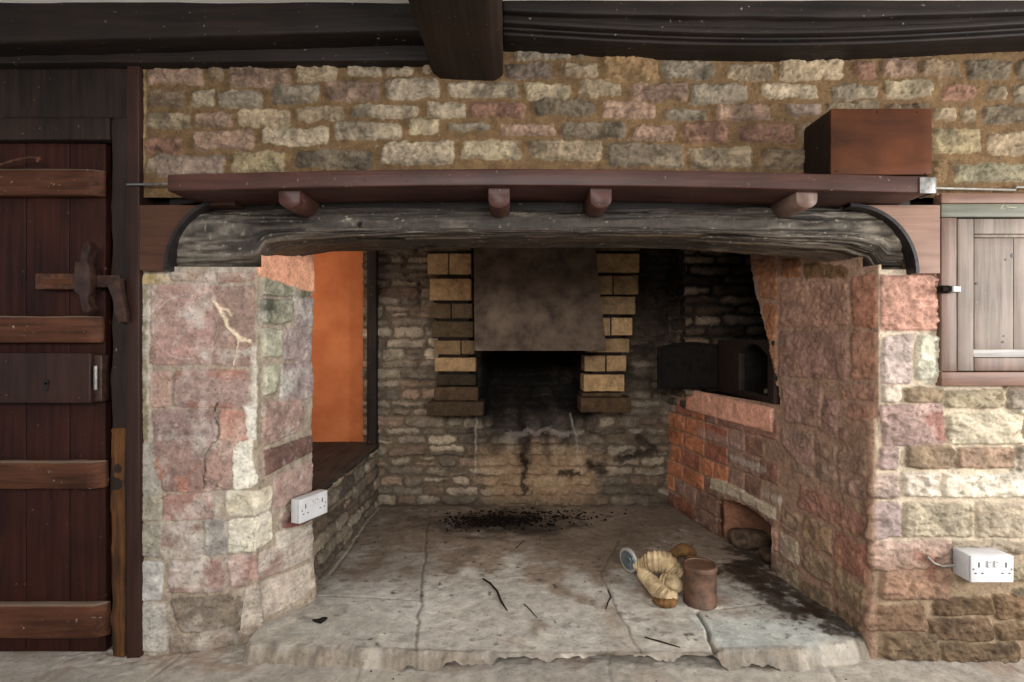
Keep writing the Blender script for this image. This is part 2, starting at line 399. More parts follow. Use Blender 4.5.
    def build(s, name, mat, mask=None, kind='structure', extra=None, parent=None, gain=1.0, ds=.22):
        lum = (s.C@np.array([.3, .6, .1]))[..., None]; s.C = s.C*(1-ds)+lum*ds
        H = s.H if extra is None else s.H+extra
        V = np.zeros(s.U.shape+(3,)); V[..., 0] = s.base[:, None, 0]+s.N[:, None, 0]*H
        V[..., 1] = s.base[:, None, 1]+s.N[:, None, 1]*H; V[..., 2] = s.V
        nu, nv = s.U.shape; I = np.arange(nu*nv).reshape(nu, nv)
        Q = np.stack([I[:-1, :-1], I[1:, :-1], I[1:, 1:], I[:-1, 1:]], -1)
        if mask is not None: Q = Q[mask]
        else: Q = Q.reshape(-1, 4)
        V = V.reshape(-1, 3); C = np.clip(s.C.reshape(-1, 3)*gain, .002, .95)
        used = np.zeros(len(V), bool); used[Q.ravel()] = True
        rm = np.cumsum(used)-1; me = fast_mesh(name, V[used], rm[Q.reshape(-1, 4)], C[used])
        return finish(me, name, mat, parent, kind=kind)
def courses(s, u0, u1, v0, v1, hh, ww, pal, seed=1, gap=.010, **kw):
    r = random.Random(seed); v = v0
    while v < v1:
        h = r.uniform(*hh); u = u0-r.uniform(0, ww[0])
        while u < u1:
            wd = r.uniform(*ww)
            if r.random() < .18 and h > hh[0]*1.25:      # two thin stones in one course
                hm = h*r.uniform(.4, .6)
                parts = [(v, v+hm), (v+hm, v+h)]
            else: parts = [(v, v+h)]
            for (a, b) in parts:
                g = gap/2; j = lambda: r.uniform(-1, 1)*h*.09
                q = [(u+g+j(), a+g+j()), (u+wd-g+j(), a+g+j()), (u+wd-g+j(), b-g+j()), (u+g+j(), b-g+j())]
                c = r.choice(pal); f = r.uniform(.82, 1.15)
                kk = dict(kw); kk['h'] = kw.get('h', .012)*r.uniform(.5, 1.4)
                s.stone(q, [x*f for x in c], seed=r.randint(0, 999), **kk)
            u += wd
        v += h

# ================================================================== CEILING AND FLOOR
CEIL = 2.095
m = MB(); m.box((-3.2, -4.2, CEIL), (3.2, 2.0, CEIL+.1), .002, .5)
m.build('ceiling', M['ceil'], kind='structure')

def plan_grid(name, xs, ys, hf, cf, mat, kind='structure', mask=None):
    X, Y = np.meshgrid(xs, ys, indexing='ij'); Z = hf(X, Y); C = cf(X, Y)
    V = np.stack([X, Y, Z], -1).reshape(-1, 3); nx, ny = X.shape; I = np.arange(nx*ny).reshape(nx, ny)
    Q = np.stack([I[:-1, :-1], I[1:, :-1], I[1:, 1:], I[:-1, 1:]], -1).reshape(-1, 4)
    if mask is not None:
        Q = Q[mask(X[:-1, :-1], Y[:-1, :-1]).ravel()]
    me = fast_mesh(name, V, Q, np.clip(C.reshape(-1, 3), .002, .95)); return finish(me, name, mat, kind=kind)
def seg_d(X, Y, a, b):
    ab = (b[0]-a[0], b[1]-a[1]); t = np.clip(((X-a[0])*ab[0]+(Y-a[1])*ab[1])/(ab[0]**2+ab[1]**2), 0, 1)
    return np.hypot(X-a[0]-t*ab[0], Y-a[1]-t*ab[1])
def poly_d(X, Y, pts):
    d = np.full(X.shape, 9.)
    for i in range(len(pts)-1): d = np.minimum(d, seg_d(X, Y, pts[i], pts[i+1]))
    return d
fj = [[(-1.15, -.45), (-1.1, 0)], [(-.45, -.5), (-.5, .0)], [(.25, -.5), (.32, 0)], [(.95, -.5), (1.02, 0)], [(-3, -.24), (3, -.2)], [(1.6, -.6), (1.6, 0)]]
def fh(X, Y):
    z = fbm(X*5, Y*5, 3, 4)*.003+fbm(X*40, Y*40, 8, 4)*.0016
    for p in fj: z = z-.004*(1-sst(.002, .008, poly_d(X+fbm(X*9, Y*9, 2, 2)*.01, Y, p)))
    # loose grit swept against the hearth and the wall foot
    z = z+np.clip(fbm(X*45, Y*70, 77, 4), 0, 1)*.008*sst(-.12, -.02, Y)
    return z
def fc(X, Y):
    n = fbm(X*7, Y*7, 4, 5); n2 = fbm(X*45, Y*45, 5, 4)
    c = lin((168, 160, 150))[None, None]*(1+.22*n+.2*n2)[..., None]
    p = (sst(.0, .5, fbm(X*9, Y*14, 15, 4))*.5*sst(-.2, -.04, Y))[..., None]
    c = c*(1-p)+lin((136, 104, 84))[None, None]*p
    p = (sst(.15, .45, fbm(X*5+9, Y*9, 25, 4))*.6)[..., None]
    c = c*(1-p)+lin((178, 172, 160))[None, None]*p
    return c
ys = np.concatenate([np.arange(-4.2, -.6, .12), np.arange(-.6, .5, .006)])
xs = np.concatenate([np.arange(-3.2, -1.5, .06), np.arange(-1.5, 1.8, .006), np.arange(1.8, 3.25, .06)])
plan_grid('floor', xs, ys, fh, fc, M['flag'])

HZ = .052
edge_px = [(232, 640), (250, 645), (330, 648), (420, 652), (500, 655), (600, 655), (690, 655), (712, 654), (720, 652), (800, 650), (845, 645), (868, 640), (884, 638)]
edge = [ground(px, py, HZ) for px, py in edge_px]
hj_px = [[(430, 508), (424, 560), (420, 600), (416, 658)], [(378, 508), (352, 545), (330, 575)], [(697, 612), (706, 630), (714, 656)], [(697, 612), (740, 607), (800, 600)],
         [(620, 540), (600, 575), (640, 655)], [(490, 578), (560, 570)], [(250, 600), (330, 596), (420, 600)]]
hj = [[ground(px, py, HZ) for px, py in l] for l in hj_px]
hjw = [.5, 1, 1.6, .25, .35, .2, .3]
def edge_y(X): return np.interp(X, [e[0] for e in edge], [e[1] for e in edge])
WL = None
def hearth_h(X, Y):
    wob = fbm(X*9, Y*3, 6, 4, .6)*.020
    e = edge_y(X)+wob+.3*sst(-.875, -.895, X)
    z = -.02+(HZ+.02)*sst(-.034, .008, Y-e+fbm(X*30, Y*30, 7, 4)*.008)
    up = sst(0, .02, Y-e)
    n = fbm(X*4, Y*4, 12, 4)*.005+fbm(X*28, Y*28, 13, 4)*.0022
    XW = X+fbm(X*12, Y*12, 14, 3)*.012
    for p, wt in zip(hj, hjw): n = n-.009*wt*(1-sst(.002, .008, poly_d(XW, Y, p)))
    xr, yr = ground(712, 640, HZ)
    n = n+.006*sst(xr-.01, xr+.005, X+(Y-yr)*.25)*(1-sst(.12, .2, Y))
    # dirt heaped toward the ash hole, soot heap at the back
    dx, dy = ground(745, 575, HZ)
    n = n+.018*np.exp(-((X-dx)**2+(Y-dy)**2*.5)/.018)*(.6+.5*fbm(X*30, Y*30, 30, 3))
    return z+n*up+(1-up)*fbm(X*34, Y*60, 51, 5, .65)*.010
def hearth_c(X, Y):
    n = fbm(X*4, Y*4, 61, 4); n2 = fbm(X*30, Y*30, 62, 4); n3 = fbm(X*11, Y*11, 63, 4)
    c = lin((184, 178, 168))[None, None]*(1+.18*n+.30*n2)[..., None]
    def mixc(p, col):
        nonlocal c
        p = np.clip(p, 0, 1)[..., None]; c = c*(1-p)+lin(col)[None, None]*(1+.2*n2)[..., None]*p
    mixc(sst(-.2, .5, n3+1.0*sst(.1, 1.0, Y)+.25*sst(0, .3, X)-.45)*.75, (128, 106, 86))
    mixc(sst(.0, .6, fbm(X*2.2, Y*2.2, 69, 4)+.3*sst(.2, 1, Y))*.5, (104, 90, 76)); mixc(sst(.1, .5, fbm(X*3, Y*3, 70, 5))*(1-sst(.2, .7, Y))*.6, (206, 202, 194))
    xr, yr = ground(712, 640, HZ)
    mixc(sst(xr-.01, xr+.01, X+(Y-yr)*.25)*(1-sst(.05, .22, Y))*.85, (180, 184, 178))        # cement slab
    mixc((1-sst(.02, .1, np.abs(X-.35)+Y*.2))*.4, (150, 136, 122))
    # dirt trail below the ash hole
    for (pa, pb, r) in (((748, 566), (852, 632), .085), ((730, 572), (800, 610), .085), ((760, 560), (740, 548), .08)):
        d = seg_d(X, Y, ground(*pa, HZ), ground(*pb, HZ)); mixc((1-sst(r*.4, r*1.3, d+fbm(X*25, Y*25, 64, 5, .65)*.11))*.9, (54, 40, 30))
    # soot scattered over the back of the hearth
    sx, sy = ground(500, 522, HZ); mixc((1-sst(.08, .34, np.hypot((X-sx)*.55, (Y-sy)*1.1)+fbm(X*18, Y*18, 65, 4)*.14))*.85, (30, 24, 20))
    mixc(sst(.5, .75, fbm(X*34, Y*34, 66, 3))*.8, (48, 40, 34))
    mixc(sst(.42, .6, fbm(X*16, Y*22, 67, 3))*.45, (84, 74, 66))
    mixc((1-sst(.0, .05, 1.5-Y+n3*.05))*.6, (70, 58, 48))
    # crusted front edge, darker earth in the joints and at the toe
    e = Y-edge_y(X); mixc((1-sst(.0, .02, np.abs(e-.008+n3*.012)))*.6, (96, 82, 68)); mixc((1-sst(-.006, .008, e+n3*.01))*.8, (112, 98, 84)); mixc(sst(.05, .35, fbm(X*22, Y*60, 68, 4))*(1-sst(-.01, .02, e))*.7, (148, 136, 120))
    mixc(sst(.1, .4, n3)*(1-sst(.02, .06, e))*.8, (176, 168, 156))
    for p, wt in zip(hj, hjw): mixc((1-sst(.002, .009, poly_d(X+fbm(X*12, Y*12, 14, 3)*.012, Y, p)))*min(1, wt+.2)*.7, (84, 74, 64) if wt != 1 else (176, 166, 152))
    return c
plan_grid('hearth', np.arange(-1.0, 1.32, .0045), np.arange(-.09, 1.62, .0045), hearth_h, hearth_c, M['flag'])

# ================================================================== UPPER WALL (above the shelf)
ST = dict(tan=(168, 148, 118), grey=(142, 132, 116), lt=(186, 170, 144), cream=(206, 188, 150), pink=(164, 128, 110), dk=(110, 98, 82), och=(140, 104, 60),
          red=(140, 92, 76), yel=(178, 160, 116), mauve=(140, 120, 112), gg=(140, 138, 112), brn=(120, 98, 76))
up = Panel([(fx(130, 0), 0), (2.35, 0)], 1.525, 2.03, .0038, side=1)
up.mortar((122, 94, 60), amp=.0035, var=.25)
ST = {k: tuple(.62*a+.38*b for a, b in zip(v, (152, 130, 100))) for k, v in ST.items()}
U_ST = [
 (148,68,205,85,'pink'),(208,67,224,84,'brn'),(228,68,290,88,'pink'),(295,64,338,83,'tan'),(345,65,384,77,'lt'),(387,66,415,76,'lt'),(423,62,434,76,'tan'),
 (148,90,184,108,'brn'),(192,90,215,107,'lt'),(219,92,263,110,'grey'),(271,84,321,104,'grey'),(326,81,381,102,'pink'),(385,79,441,100,'grey'),(448,83,518,100,'lt'),
 (524,84,570,99,'cream'),(580,80,622,97,'tan'),(631,83,690,102,'pink'),(692,84,746,104,'grey'),(761,83,818,98,'lt'),(833,84,878,100,'lt'),(884,78,932,97,'cream'),(941,86,975,102,'red'),(987,83,1008,102,'tan'),(1013,83,1045,102,'lt'),(1050,80,1100,100,'grey'),
 (505,62,553,80,'mauve'),(560,62,600,78,'tan'),(603,54,657,82,'och'),(660,62,714,81,'grey'),(727,64,772,80,'tan'),(778,60,845,80,'tan'),(852,60,877,78,'red'),(883,58,916,76,'pink'),(920,60,960,78,'brn'),(965,60,1012,79,'dk'),(1016,60,1070,78,'dk'),
 (515,48,572,60,'grey'),(577,48,605,58,'dk'),(690,50,725,60,'tan'),(150,60,200,65,'brn'),
 (145,113,192,131,'tan'),(194,112,233,127,'pink'),(238,109,292,128,'tan'),(297,106,345,122,'tan'),(352,104,418,119,'lt'),(427,103,466,117,'lt'),(469,102,526,118,'red'),(533,99,596,118,'dk'),(603,103,658,119,'pink'),(664,110,708,122,'grey'),
 (716,104,770,121,'pink'),(786,103,823,117,'mauve'),(828,101,880,118,'tan'),(885,102,928,118,'brn'),(932,107,955,122,'tan'),(959,107,976,122,'tan'),(982,107,1035,124,'dk'),(1040,105,1100,124,'tan'),
 (146,138,182,154,'red'),(191,130,257,150,'pink'),(263,127,331,145,'lt'),(335,123,401,140,'lt'),(409,119,441,136,'cream'),(448,123,491,133,'grey'),(500,122,557,135,'pink'),(562,121,626,139,'dk'),(633,125,676,141,'pink'),(684,123,729,143,'red'),(740,124,795,143,'red'),(800,122,860,143,'brn'),(866,122,925,143,'grey'),
 (146,158,158,173,'tan'),(156,153,225,178,'mauve'),(231,150,287,173,'yel'),(295,149,373,170,'dk'),(381,142,455,164,'lt'),(461,139,522,161,'cream'),(530,141,603,160,'tan'),(606,143,684,167,'dk'),(688,147,753,168,'tan'),(759,148,806,169,'brn'),(812,148,870,170,'tan'),(875,148,925,170,'brn'),
 (932,128,981,154,'yel'),(987,131,1040,155,'tan'),(1044,130,1100,155,'grey'),(930,159,947,182,'och'),(952,163,1026,184,'gg'),(1030,163,1100,184,'yel')]
courses(up, up.uv(1062, 100)[0], up.cum[-1], 1.53, 2.03, (.05, .08), (.12, .26), [ST['tan'], ST['grey'], ST['lt'], ST['brn']], seed=52, h=.010, rough=.008, warp=.010, var=.26)
for i, q in enumerate(U_ST):
    up.pstone(q[:4], ST[q[4]], grow=-.3, h=.010, rough=.0080, k=.005, edge=.009, warp=.010, var=.26, bulge=.15, tilt=random.Random(i).uniform(-.1, .15),
              col2=tuple(c*.78 for c in ST[q[4]]) if i % 3 else tuple(min(c*1.15, 225) for c in ST[q[4]]))
up.stone([(up.uv(142, 185)[0], 1.6), (up.uv(147, 185)[0], 1.6), (up.uv(147, 185)[0], 2.0), (up.uv(142, 185)[0], 2.0)], (176, 150, 104), h=.004)
up.build('wall_upper', M['stone'], gain=.80, ds=.12)

# ================================================================== LEFT PIER
LP = [(fx(136, 0), 0), (-.852, 0), (-.772, .30), (-.99, .36)]
lp = Panel(LP, -.01, 1.46, .0036, side=1, corner=.012)
lp.mortar((164, 146, 124), amp=.004, var=.2)
P = lp.pstone; pk = (168, 132, 118); pk2 = (176, 124, 102)
kb = dict(k=.006, edge=.005, h=.004, rough=.0022, warp=.004)
P((140,276,150,440), (140,130,100), **kb); P((140,442,162,494), (164,156,142), **kb); P((140,496,163,520), (160,150,128), **kb); P((140,522,163,558), (158,150,132), **kb)
P((140,562,163,600), (186,182,174), **kb); P((140,602,166,652), (180,172,160), **kb)
P((143,274,170,284), (178,152,96), **kb); P((171,272,214,282), (168,142,122), **kb); P((215,272,256,282), (160,124,106), **kb)
P((150,286,219,366), (168,134,120), col2=(178,138,124), **kb); P((215,286,255,366), (160,128,112), col2=(150,122,108), **kb)
P((149,370,171,408), (176,140,122), **kb); P((173,369,250,407), (166,136,126), col2=(172,120,102), **kb)
P([(150,409),(216,409),(216,456),(158,456)], (154,126,118), col2=(150,118,110), **kb)
P([(152,440),(216,440),(214,493),(163,492)], (152,120,110), col2=(182,126,104), **kb)
P((219,410,253,460), (190,136,116), col2=(196,146,120), **kb); P((204,440,232,490), (170,134,118), **kb)
P((164,494,212,520), (162,120,106), **kb); P((163,524,200,558), (180,164,150), col2=(150,120,108), **kb); P((203,518,224,556), (152,144,134), **kb)
P([(224,490),(272,484),(274,508),(226,518)], (216,202,172), col2=(222,210,182), **kb); P([(226,520),(273,510),(277,540),(262,552),(226,556)], (222,212,186), **kb)
P([(166,562),(222,560),(224,594),(170,594)], (190,172,160), col2=(160,126,114), **kb); P([(224,557),(264,553),(264,578),(226,594)], (184,146,132), col2=(196,160,148), **kb)
P([(170,598),(228,596),(232,634),(178,634)], (134,118,100), col2=(120,104,88), **kb); P([(168,636),(240,632),(244,654),(168,654)], (142,124,108), **kb)
P([(232,592),(312,560),(312,586),(236,640)], (188,172,154), col2=(198,180,160), **kb)
P([(266,552),(314,532),(314,556),(266,584)], (190,174,158), col2=(168,140,124), **kb)
# inner face
P((262,276,294,296), (146,142,116), h=.012, rough=.004, k=.005, edge=.005); P((297,279,315,297), (110,104,80), h=.01)
P((262,299,291,323), (146,142,118), h=.012, rough=.004, k=.005, edge=.005, col2=(90,90,74)); P((294,298,313,326), (152,136,130), h=.008, k=.005, edge=.005)
P((263,329,280,357), (182,178,152), h=.012, k=.004, edge=.005); P((284,328,313,362), (160,140,134), h=.006, col2=(178,170,158), k=.005)
P([(262,366),(278,362),(276,392),(262,396)], (186,182,154), h=.012, k=.004, edge=.005); P([(281,364),(313,360),(313,398),(279,404)], (160,138,134), h=.004, col2=(184,176,166), k=.005)
P([(262,402),(304,398),(304,430),(262,448)], (160,130,116), h=.005, col2=(184,146,132), k=.005)
P([(263,450),(314,434),(314,452),(264,476)], (116,84,74), h=.007, k=.004, edge=.005); P([(272,478),(314,458),(314,492),(275,512)], (176,144,130), h=.006, k=.005)
P([(282,516),(314,494),(314,520),(283,530)], (120,70,60), h=.006, k=.005, edge=.005); P([(278,532),(314,524),(314,530),(280,550)], (196,184,166), h=.006, k=.005)
# lime patch, crack fill, scratched ring and cracks
lp.poly([(232,440),(252,438),(257,484),(226,494),(232,462)], (232,224,202), h=.007, warp=.012)
lp.poly([(244,406),(256,404),(257,442),(248,440)], (214,206,190), h=.006, warp=.01)
lp.blob([(246,352),(255,352),(254,406)], .014, (208,198,182), .7, .002); lp.blob([(248,408),(252,438)], .012, (220,212,196), .7)
for pts, r in (([(214,300),(220,312),(228,326),(240,338),(250,342)], .007), ([(240,340),(237,352),(234,364)], .003), ([(219,309),(227,311),(230,316)], .006)):
    lp.blob(pts, r, (232,206,170), .95, .003, warp=.008)
cx, cy, rr = 186, 327, 32
lp.blob([(cx+rr*math.cos(a*math.pi/24), cy+rr*math.sin(a*math.pi/24)) for a in range(49)], .0018, (206,186,170), .5, -.001, warp=0)
for a in range(6):      # compass-drawn petals, almost worn away
    t = a*math.pi/3; lp.blob([(cx, cy), (cx+rr*.9*math.cos(t), cy+rr*.9*math.sin(t))], .0018, (196,170,156), .3, 0, warp=.003)
lp.blob([(217,404),(216,440),(204,456),(204,488)], .003, (70,52,44), .9, -.005, warp=.012); lp.blob([(208,482),(222,490)], .002, (90,64,50), .8, -.003)
lp.blob([(158,462),(160,478)], .014, (178,112,80), .7); lp.blob([(184,484),(200,464)], .008, (168,106,80), .5)
lp.blob([(258,286),(258,440)], .006, (150,138,112), .8, .001, warp=.006)
lp.blob([(148,300),(150,360),(150,440)], .008, (206,190,172), .5)
# remains of limewash over the blocks
lw_ = (sst(.05, .5, fbm(lp.U*9, lp.V*7, 97, 5, .65))*.5+sst(.2, .5, fbm(lp.U*30, lp.V*26, 98, 4, .65))*.3)[..., None]
lp.C = lp.C*(1-lw_)+lin((206, 196, 184))[None, None]*(1+.12*lp.F1)[..., None]*lw_
# peach plaster reveal under the beam
u1 = lp.cum[1]; vv = lp.V; peach = sst(-.004, .004, vv-1.268-(lp.U-u1)*-.12+lp.WX*.006)*sst(-.004, .004, lp.U-u1-.004)
lp.C = lp.C*(1-peach[..., None])+lin((232, 158, 116))[None, None]*(1+.05*lp.F1)[..., None]*peach[..., None]; lp.H = lp.H*(1-peach)+(.010+.001*lp.F1)*peach
rim = (1-sst(.004, .009, np.abs(lp.U-lp.cum[2]-.004)))*sst(.6, .7, vv); lp.C = lp.C*(1-rim[..., None]*.7)+lin((228, 170, 136))[None, None]*rim[..., None]*.7
lp.H += fbm(lp.U*3, lp.V*7, 90, 3)*.008*sst(0, .08, lp.U-.05)
foot = -.085*sst(.55, 0, vv)*np.exp(-((lp.U-u1)/.13)**2)
foot = foot+.02*sst(.3, 0, vv)*sst(u1+.12, u1+.3, lp.U)
lp.build('wall_left', M['stone'], mask=~((lp.U[:-1, :-1] < u1+.012) & (lp.V[:-1, :-1] > 1.292)), extra=foot, gain=1.0, ds=.2)

# ================================================================== RIGHT WALL: front face, corner, splayed inner face
CX = 1.222
RP = [(2.35, 0), (CX, 0), (.93, 1.60)]
rp = Panel(RP, -.01, 2.0, .0042, side=-1, corner=.012)
uc = rp.cum[1]; LR = rp.cum[2]-rp.cum[1]
rp.mortar((200, 180, 150), amp=.003, var=.16)
inn = rp.U > uc
R_ST = [ # front face
 ((881,275,937,331),(186,132,108),.012),((881,335,912,383),(196,172,160),.010),((916,337,938,382),(184,178,154),.012),
 ((881,386,899,402),(190,170,150),.010),((904,387,942,402),(140,122,94),.014),((881,404,942,444),(190,160,150),.012),
 ((946,390,1003,408),(166,154,122),.013),((1007,390,1060,409),(150,140,124),.013),((946,413,1021,442),(196,188,160),.015),((1025,413,1090,442),(186,172,146),.013),
 ((880,446,897,468),(172,150,144),.012),((905,446,950,468),(154,132,102),.014),([(957,446),(1012,446),(1012,468),(953,468)],(158,132,106),.014),((1016,446,1080,468),(186,172,150),.014),
 ((878,473,897,498),(178,160,148),.012),((902,473,938,497),(210,202,186),.014),((943,472,1030,496),(208,202,184),.015),((1034,472,1100,496),(190,180,160),.012),
 ((876,502,898,536),(168,150,148),.012),((903,502,970,535),(186,176,148),.015),((976,502,1048,536),(176,164,140),.012),((1052,502,1110,536),(176,164,140),.012),
 ((876,541,948,566),(186,160,146),.016),((951,541,1022,552),(168,156,134),.010),((880,568,950,598),(168,136,116),.014),
 ((930,596,988,612),(140,116,88),.012),((991,594,1050,614),(136,112,84),.012),((922,616,984,634),(128,106,82),.012),((988,618,1060,636),(130,110,84),.012),((876,602,920,626),(150,122,98),.014),((880,630,930,654),(132,114,90),.012),((936,638,1010,655),(126,108,84),.010),
 ((1060,545,1120,590),(150,130,100),.012),
]
courses(rp, 0, rp.uv(1032, 400)[0], .0, 1.5, (.06, .11), (.14, .28), [(186, 176, 148), (176, 164, 140), (166, 140, 112), (196, 184, 160)], seed=51, h=.013, rough=.008, warp=.006, var=.28)
for i, (b, c, h) in enumerate(R_ST):
    c = tuple(x*f for x, f in zip(c, (.97, .93, .90))) if 3 < i < 24 else tuple(x*1.1 for x in c) if i >= 24 else c
    rp.pstone(b, c, h=h, grow=1.0, rough=.0075, k=.005, edge=.006, warp=.006, var=.30, col2=tuple(x*.86 for x in c) if i % 2 else tuple(min(228, x*1.12) for x in c))
rp.blob([(925,418),(938,416),(938,436)], .022, (160,96,80), .7); rp.blob([(915,552),(930,560),(925,575)], .02, (160,92,70), .6)
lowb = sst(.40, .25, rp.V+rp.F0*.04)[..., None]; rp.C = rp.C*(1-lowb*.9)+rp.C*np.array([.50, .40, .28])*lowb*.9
I_ST = [ # splayed inner face: big dressed blocks
 ([(780,281),(850,281),(850,327),(780,326)],(150,112,92)),([(853,275),(878,275),(878,328),(853,327)],(158,104,78)),([(780,330),(849,331),(849,380),(780,377)],(142,106,94)),([(852,331),(878,331),(878,380),(852,380)],(150,106,84)),
 ([(782,381),(806,383),(822,392),(822,428),(783,421)],(146,112,100)),([(824,396),(839,400),(839,438),(824,432)],(140,106,96)),([(842,384),(878,386),(878,402),(842,400)],(150,110,90)),([(849,404),(878,406),(878,421),(850,419)],(156,112,92)),
 ([(841,404),(849,404),(849,428),(872,436),(872,446),(841,440)],(128,90,80)),([(782,427),(814,434),(814,462),(798,466),(783,446)],(144,112,102)),([(815,438),(839,444),(839,462),(815,456)],(136,108,92)),([(790,462),(814,470),(812,478),(794,472)],(140,118,100)),
 ([(816,461),(838,466),(838,486),(816,479)],(138,112,100)),([(841,448),(874,455),(874,478),(841,470)],(140,112,94)),([(841,474),(874,484),(874,500),(841,492)],(148,118,104)),
 ([(799,484),(872,516),(872,540),(799,508)],(148,104,86)),([(838,530),(876,548),(876,584),(838,562)],(150,100,80)),([(804,514),(834,528),(834,556),(804,540)],(140,112,84)),([(782,506),(800,514),(800,538),(782,528)],(138,114,92)),
 ([(780,532),(800,542),(800,566),(780,556)],(160,142,124)),([(804,546),(834,562),(834,586),(804,570)],(138,116,90)),([(838,568),(876,590),(874,616),(838,596)],(142,118,90)),([(778,560),(800,572),(800,590),(778,578)],(150,132,110)),
 ([(804,578),(834,594),(834,612),(804,598)],(124,104,78)),([(838,604),(872,624),(868,640),(838,622)],(120,98,72)),
 ([(772,490),(781,494),(781,524),(772,520)],(142,120,98)),([(771,524),(779,528),(779,556),(771,553)],(158,118,104)),([(771,558),(777,560),(777,578),(771,576)],(138,116,98)),
 ([(752,258),(776,258),(776,300),(760,298)],(150,98,58)),([(762,304),(777,304),(777,340),(768,340)],(154,96,56)),([(769,344),(778,344),(778,400),(775,400)],(150,100,66)),([(780,258),(800,258),(800,278),(780,278)],(136,86,44)),([(803,262),(850,266),(850,278),(803,278)],(110,80,44))]
rp.C[inn] = (lin((164, 124, 94))[None]*(1+.2*rp.F1[inn]+.1*rp.F0[inn])[..., None])
for i, (b, c) in enumerate(I_ST):
    c = tuple(min(235, x*f) for x, f in zip(c, (1.16, 1.12, 1.04))); rp.pstone(b, c, h=.005, rough=.0035, k=.006, edge=.006, warp=.008, var=.22, col2=tuple(x*.9 for x in c), seed=i*7)
# brickwork further in
yb = lambda Y: uc+Y/1.60*LR
rb = random.Random(4); zc = .055
pal_b = [(204, 112, 52), (212, 122, 60), (176, 100, 66), (158, 106, 82), (164, 122, 98), (146, 104, 82)]
row = 0
while zc < .66:
    hB = .094; t = yb(.50+(row % 2)*.1)
    while t < rp.cum[-1]:
        L = rb.choice([.22, .24, .13]); Yc = (t-uc)/LR*1.60
        far = sst(.75, 1.05, np.array(Yc))*(1. if zc > .2 else .3)
        c = rb.choice(pal_b[:3]) if (rb.random() < far and Yc < 1.42) else rb.choice(pal_b[3:]) if Yc < 1.42 else (150, 122, 106)
        rp.stone([(t+.004, zc+.004), (t+L-.004, zc+.004), (t+L-.004, zc+hB-.004), (t+.004, zc+hB-.004)], c, h=.006, rough=.002, k=.003, edge=.004, warp=.003, var=.22, col2=tuple(x*.88 for x in c), seed=rb.randint(0, 900))
        t += L
    zc += hB; row += 1
# upper far part: rough sooty stone (above the sill)
courses(rp, yb(1.22), rp.cum[-1], .66, 2.0, (.05, .085), (.1, .22), [(110, 92, 74), (96, 78, 60), (80, 62, 46)], seed=8)
rp.blob([(700,432),(740,446)], .03, (176,140,124), .6)
for q_ in ([(712,477),(724,479),(746,490),(742,500),(713,489)], [(742,489),(778,508),(778,521),(740,499)]): rp.pstone(q_, (196,174,140), h=.012, k=.004, warp=.003)
rp.poly([(687,388),(774,408),(774,433),(687,409)], (238,160,122), h=.014, k=.003, warp=.003)
rp.blob([(730,455),(765,470)], .02, (190, 176, 160), .5); rp.blob([(780,500),(765,492)], .02, (186, 174, 158), .4)
# soot on the inner face high up and by the far end
so = sst(.25, .9, (rp.U-uc)/LR)*sst(.95, 1.3, rp.V+rp.F0*.08)*inn; rp.C *= (1-.86*so)[..., None]
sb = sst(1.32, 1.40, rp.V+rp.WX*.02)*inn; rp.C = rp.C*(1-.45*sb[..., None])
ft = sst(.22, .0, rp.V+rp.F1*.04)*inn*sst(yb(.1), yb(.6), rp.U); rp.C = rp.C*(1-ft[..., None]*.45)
Yg = (rp.u[:-1]-uc)/LR*1.60; Yg = Yg[:, None]; Zg = rp.v[:-1][None]
wv = rp.WX[:-1, :-1]*.012
edge_o = .485+.215*sst(.77, 1.45, Zg)+wv
mask = ~((Yg > edge_o) & (Yg < 1.22) & (Zg > .775))
arch = .255+.028*np.sin(np.clip((Yg-.52)/.40, 0, 1)*math.pi)+wv*.5-.05*sst(.70, .52, Yg)*0
mask &= ~((Yg > .53) & (Yg < .915) & (Zg > .045) & (Zg < arch))
fr = rp.U[:-1, :-1] < uc-.01; xq = rp.base[:-1, None, 0]; mask &= ~(fr & (xq > 1.46) & (xq < fx(1170, 0)) & (Zg > .93) & (Zg < 1.48))
xr_w = rp.base[:-1, None, 0]
mask &= ~((rp.U[:-1, :-1] < uc+.06) & (Zg > 1.30) & (xq < 1.42))
mask &= ~(fr & ((Zg > 1.535) | ((Zg > 1.285) & (xr_w < 1.42))))
# widen the foot and step the corner out below z .78
step = np.where(True, 0, 0)+.0*rp.U
step = step+.035*sst(.80, .775, rp.V+rp.WX*.003)*np.exp(-np.clip(rp.U-uc, 0, 9)/.14)*(rp.U > uc-.0)
step = step+fbm(rp.U*4, rp.V*4, 91, 3)*.010*inn*sst(uc, uc+.1, rp.U)+.03*sst(.35, 0, rp.V)*sst(uc+.15, uc-.1, rp.U)
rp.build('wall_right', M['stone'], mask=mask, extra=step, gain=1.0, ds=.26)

def inner_x(Y): return CX+(0.93-CX)*Y/1.60
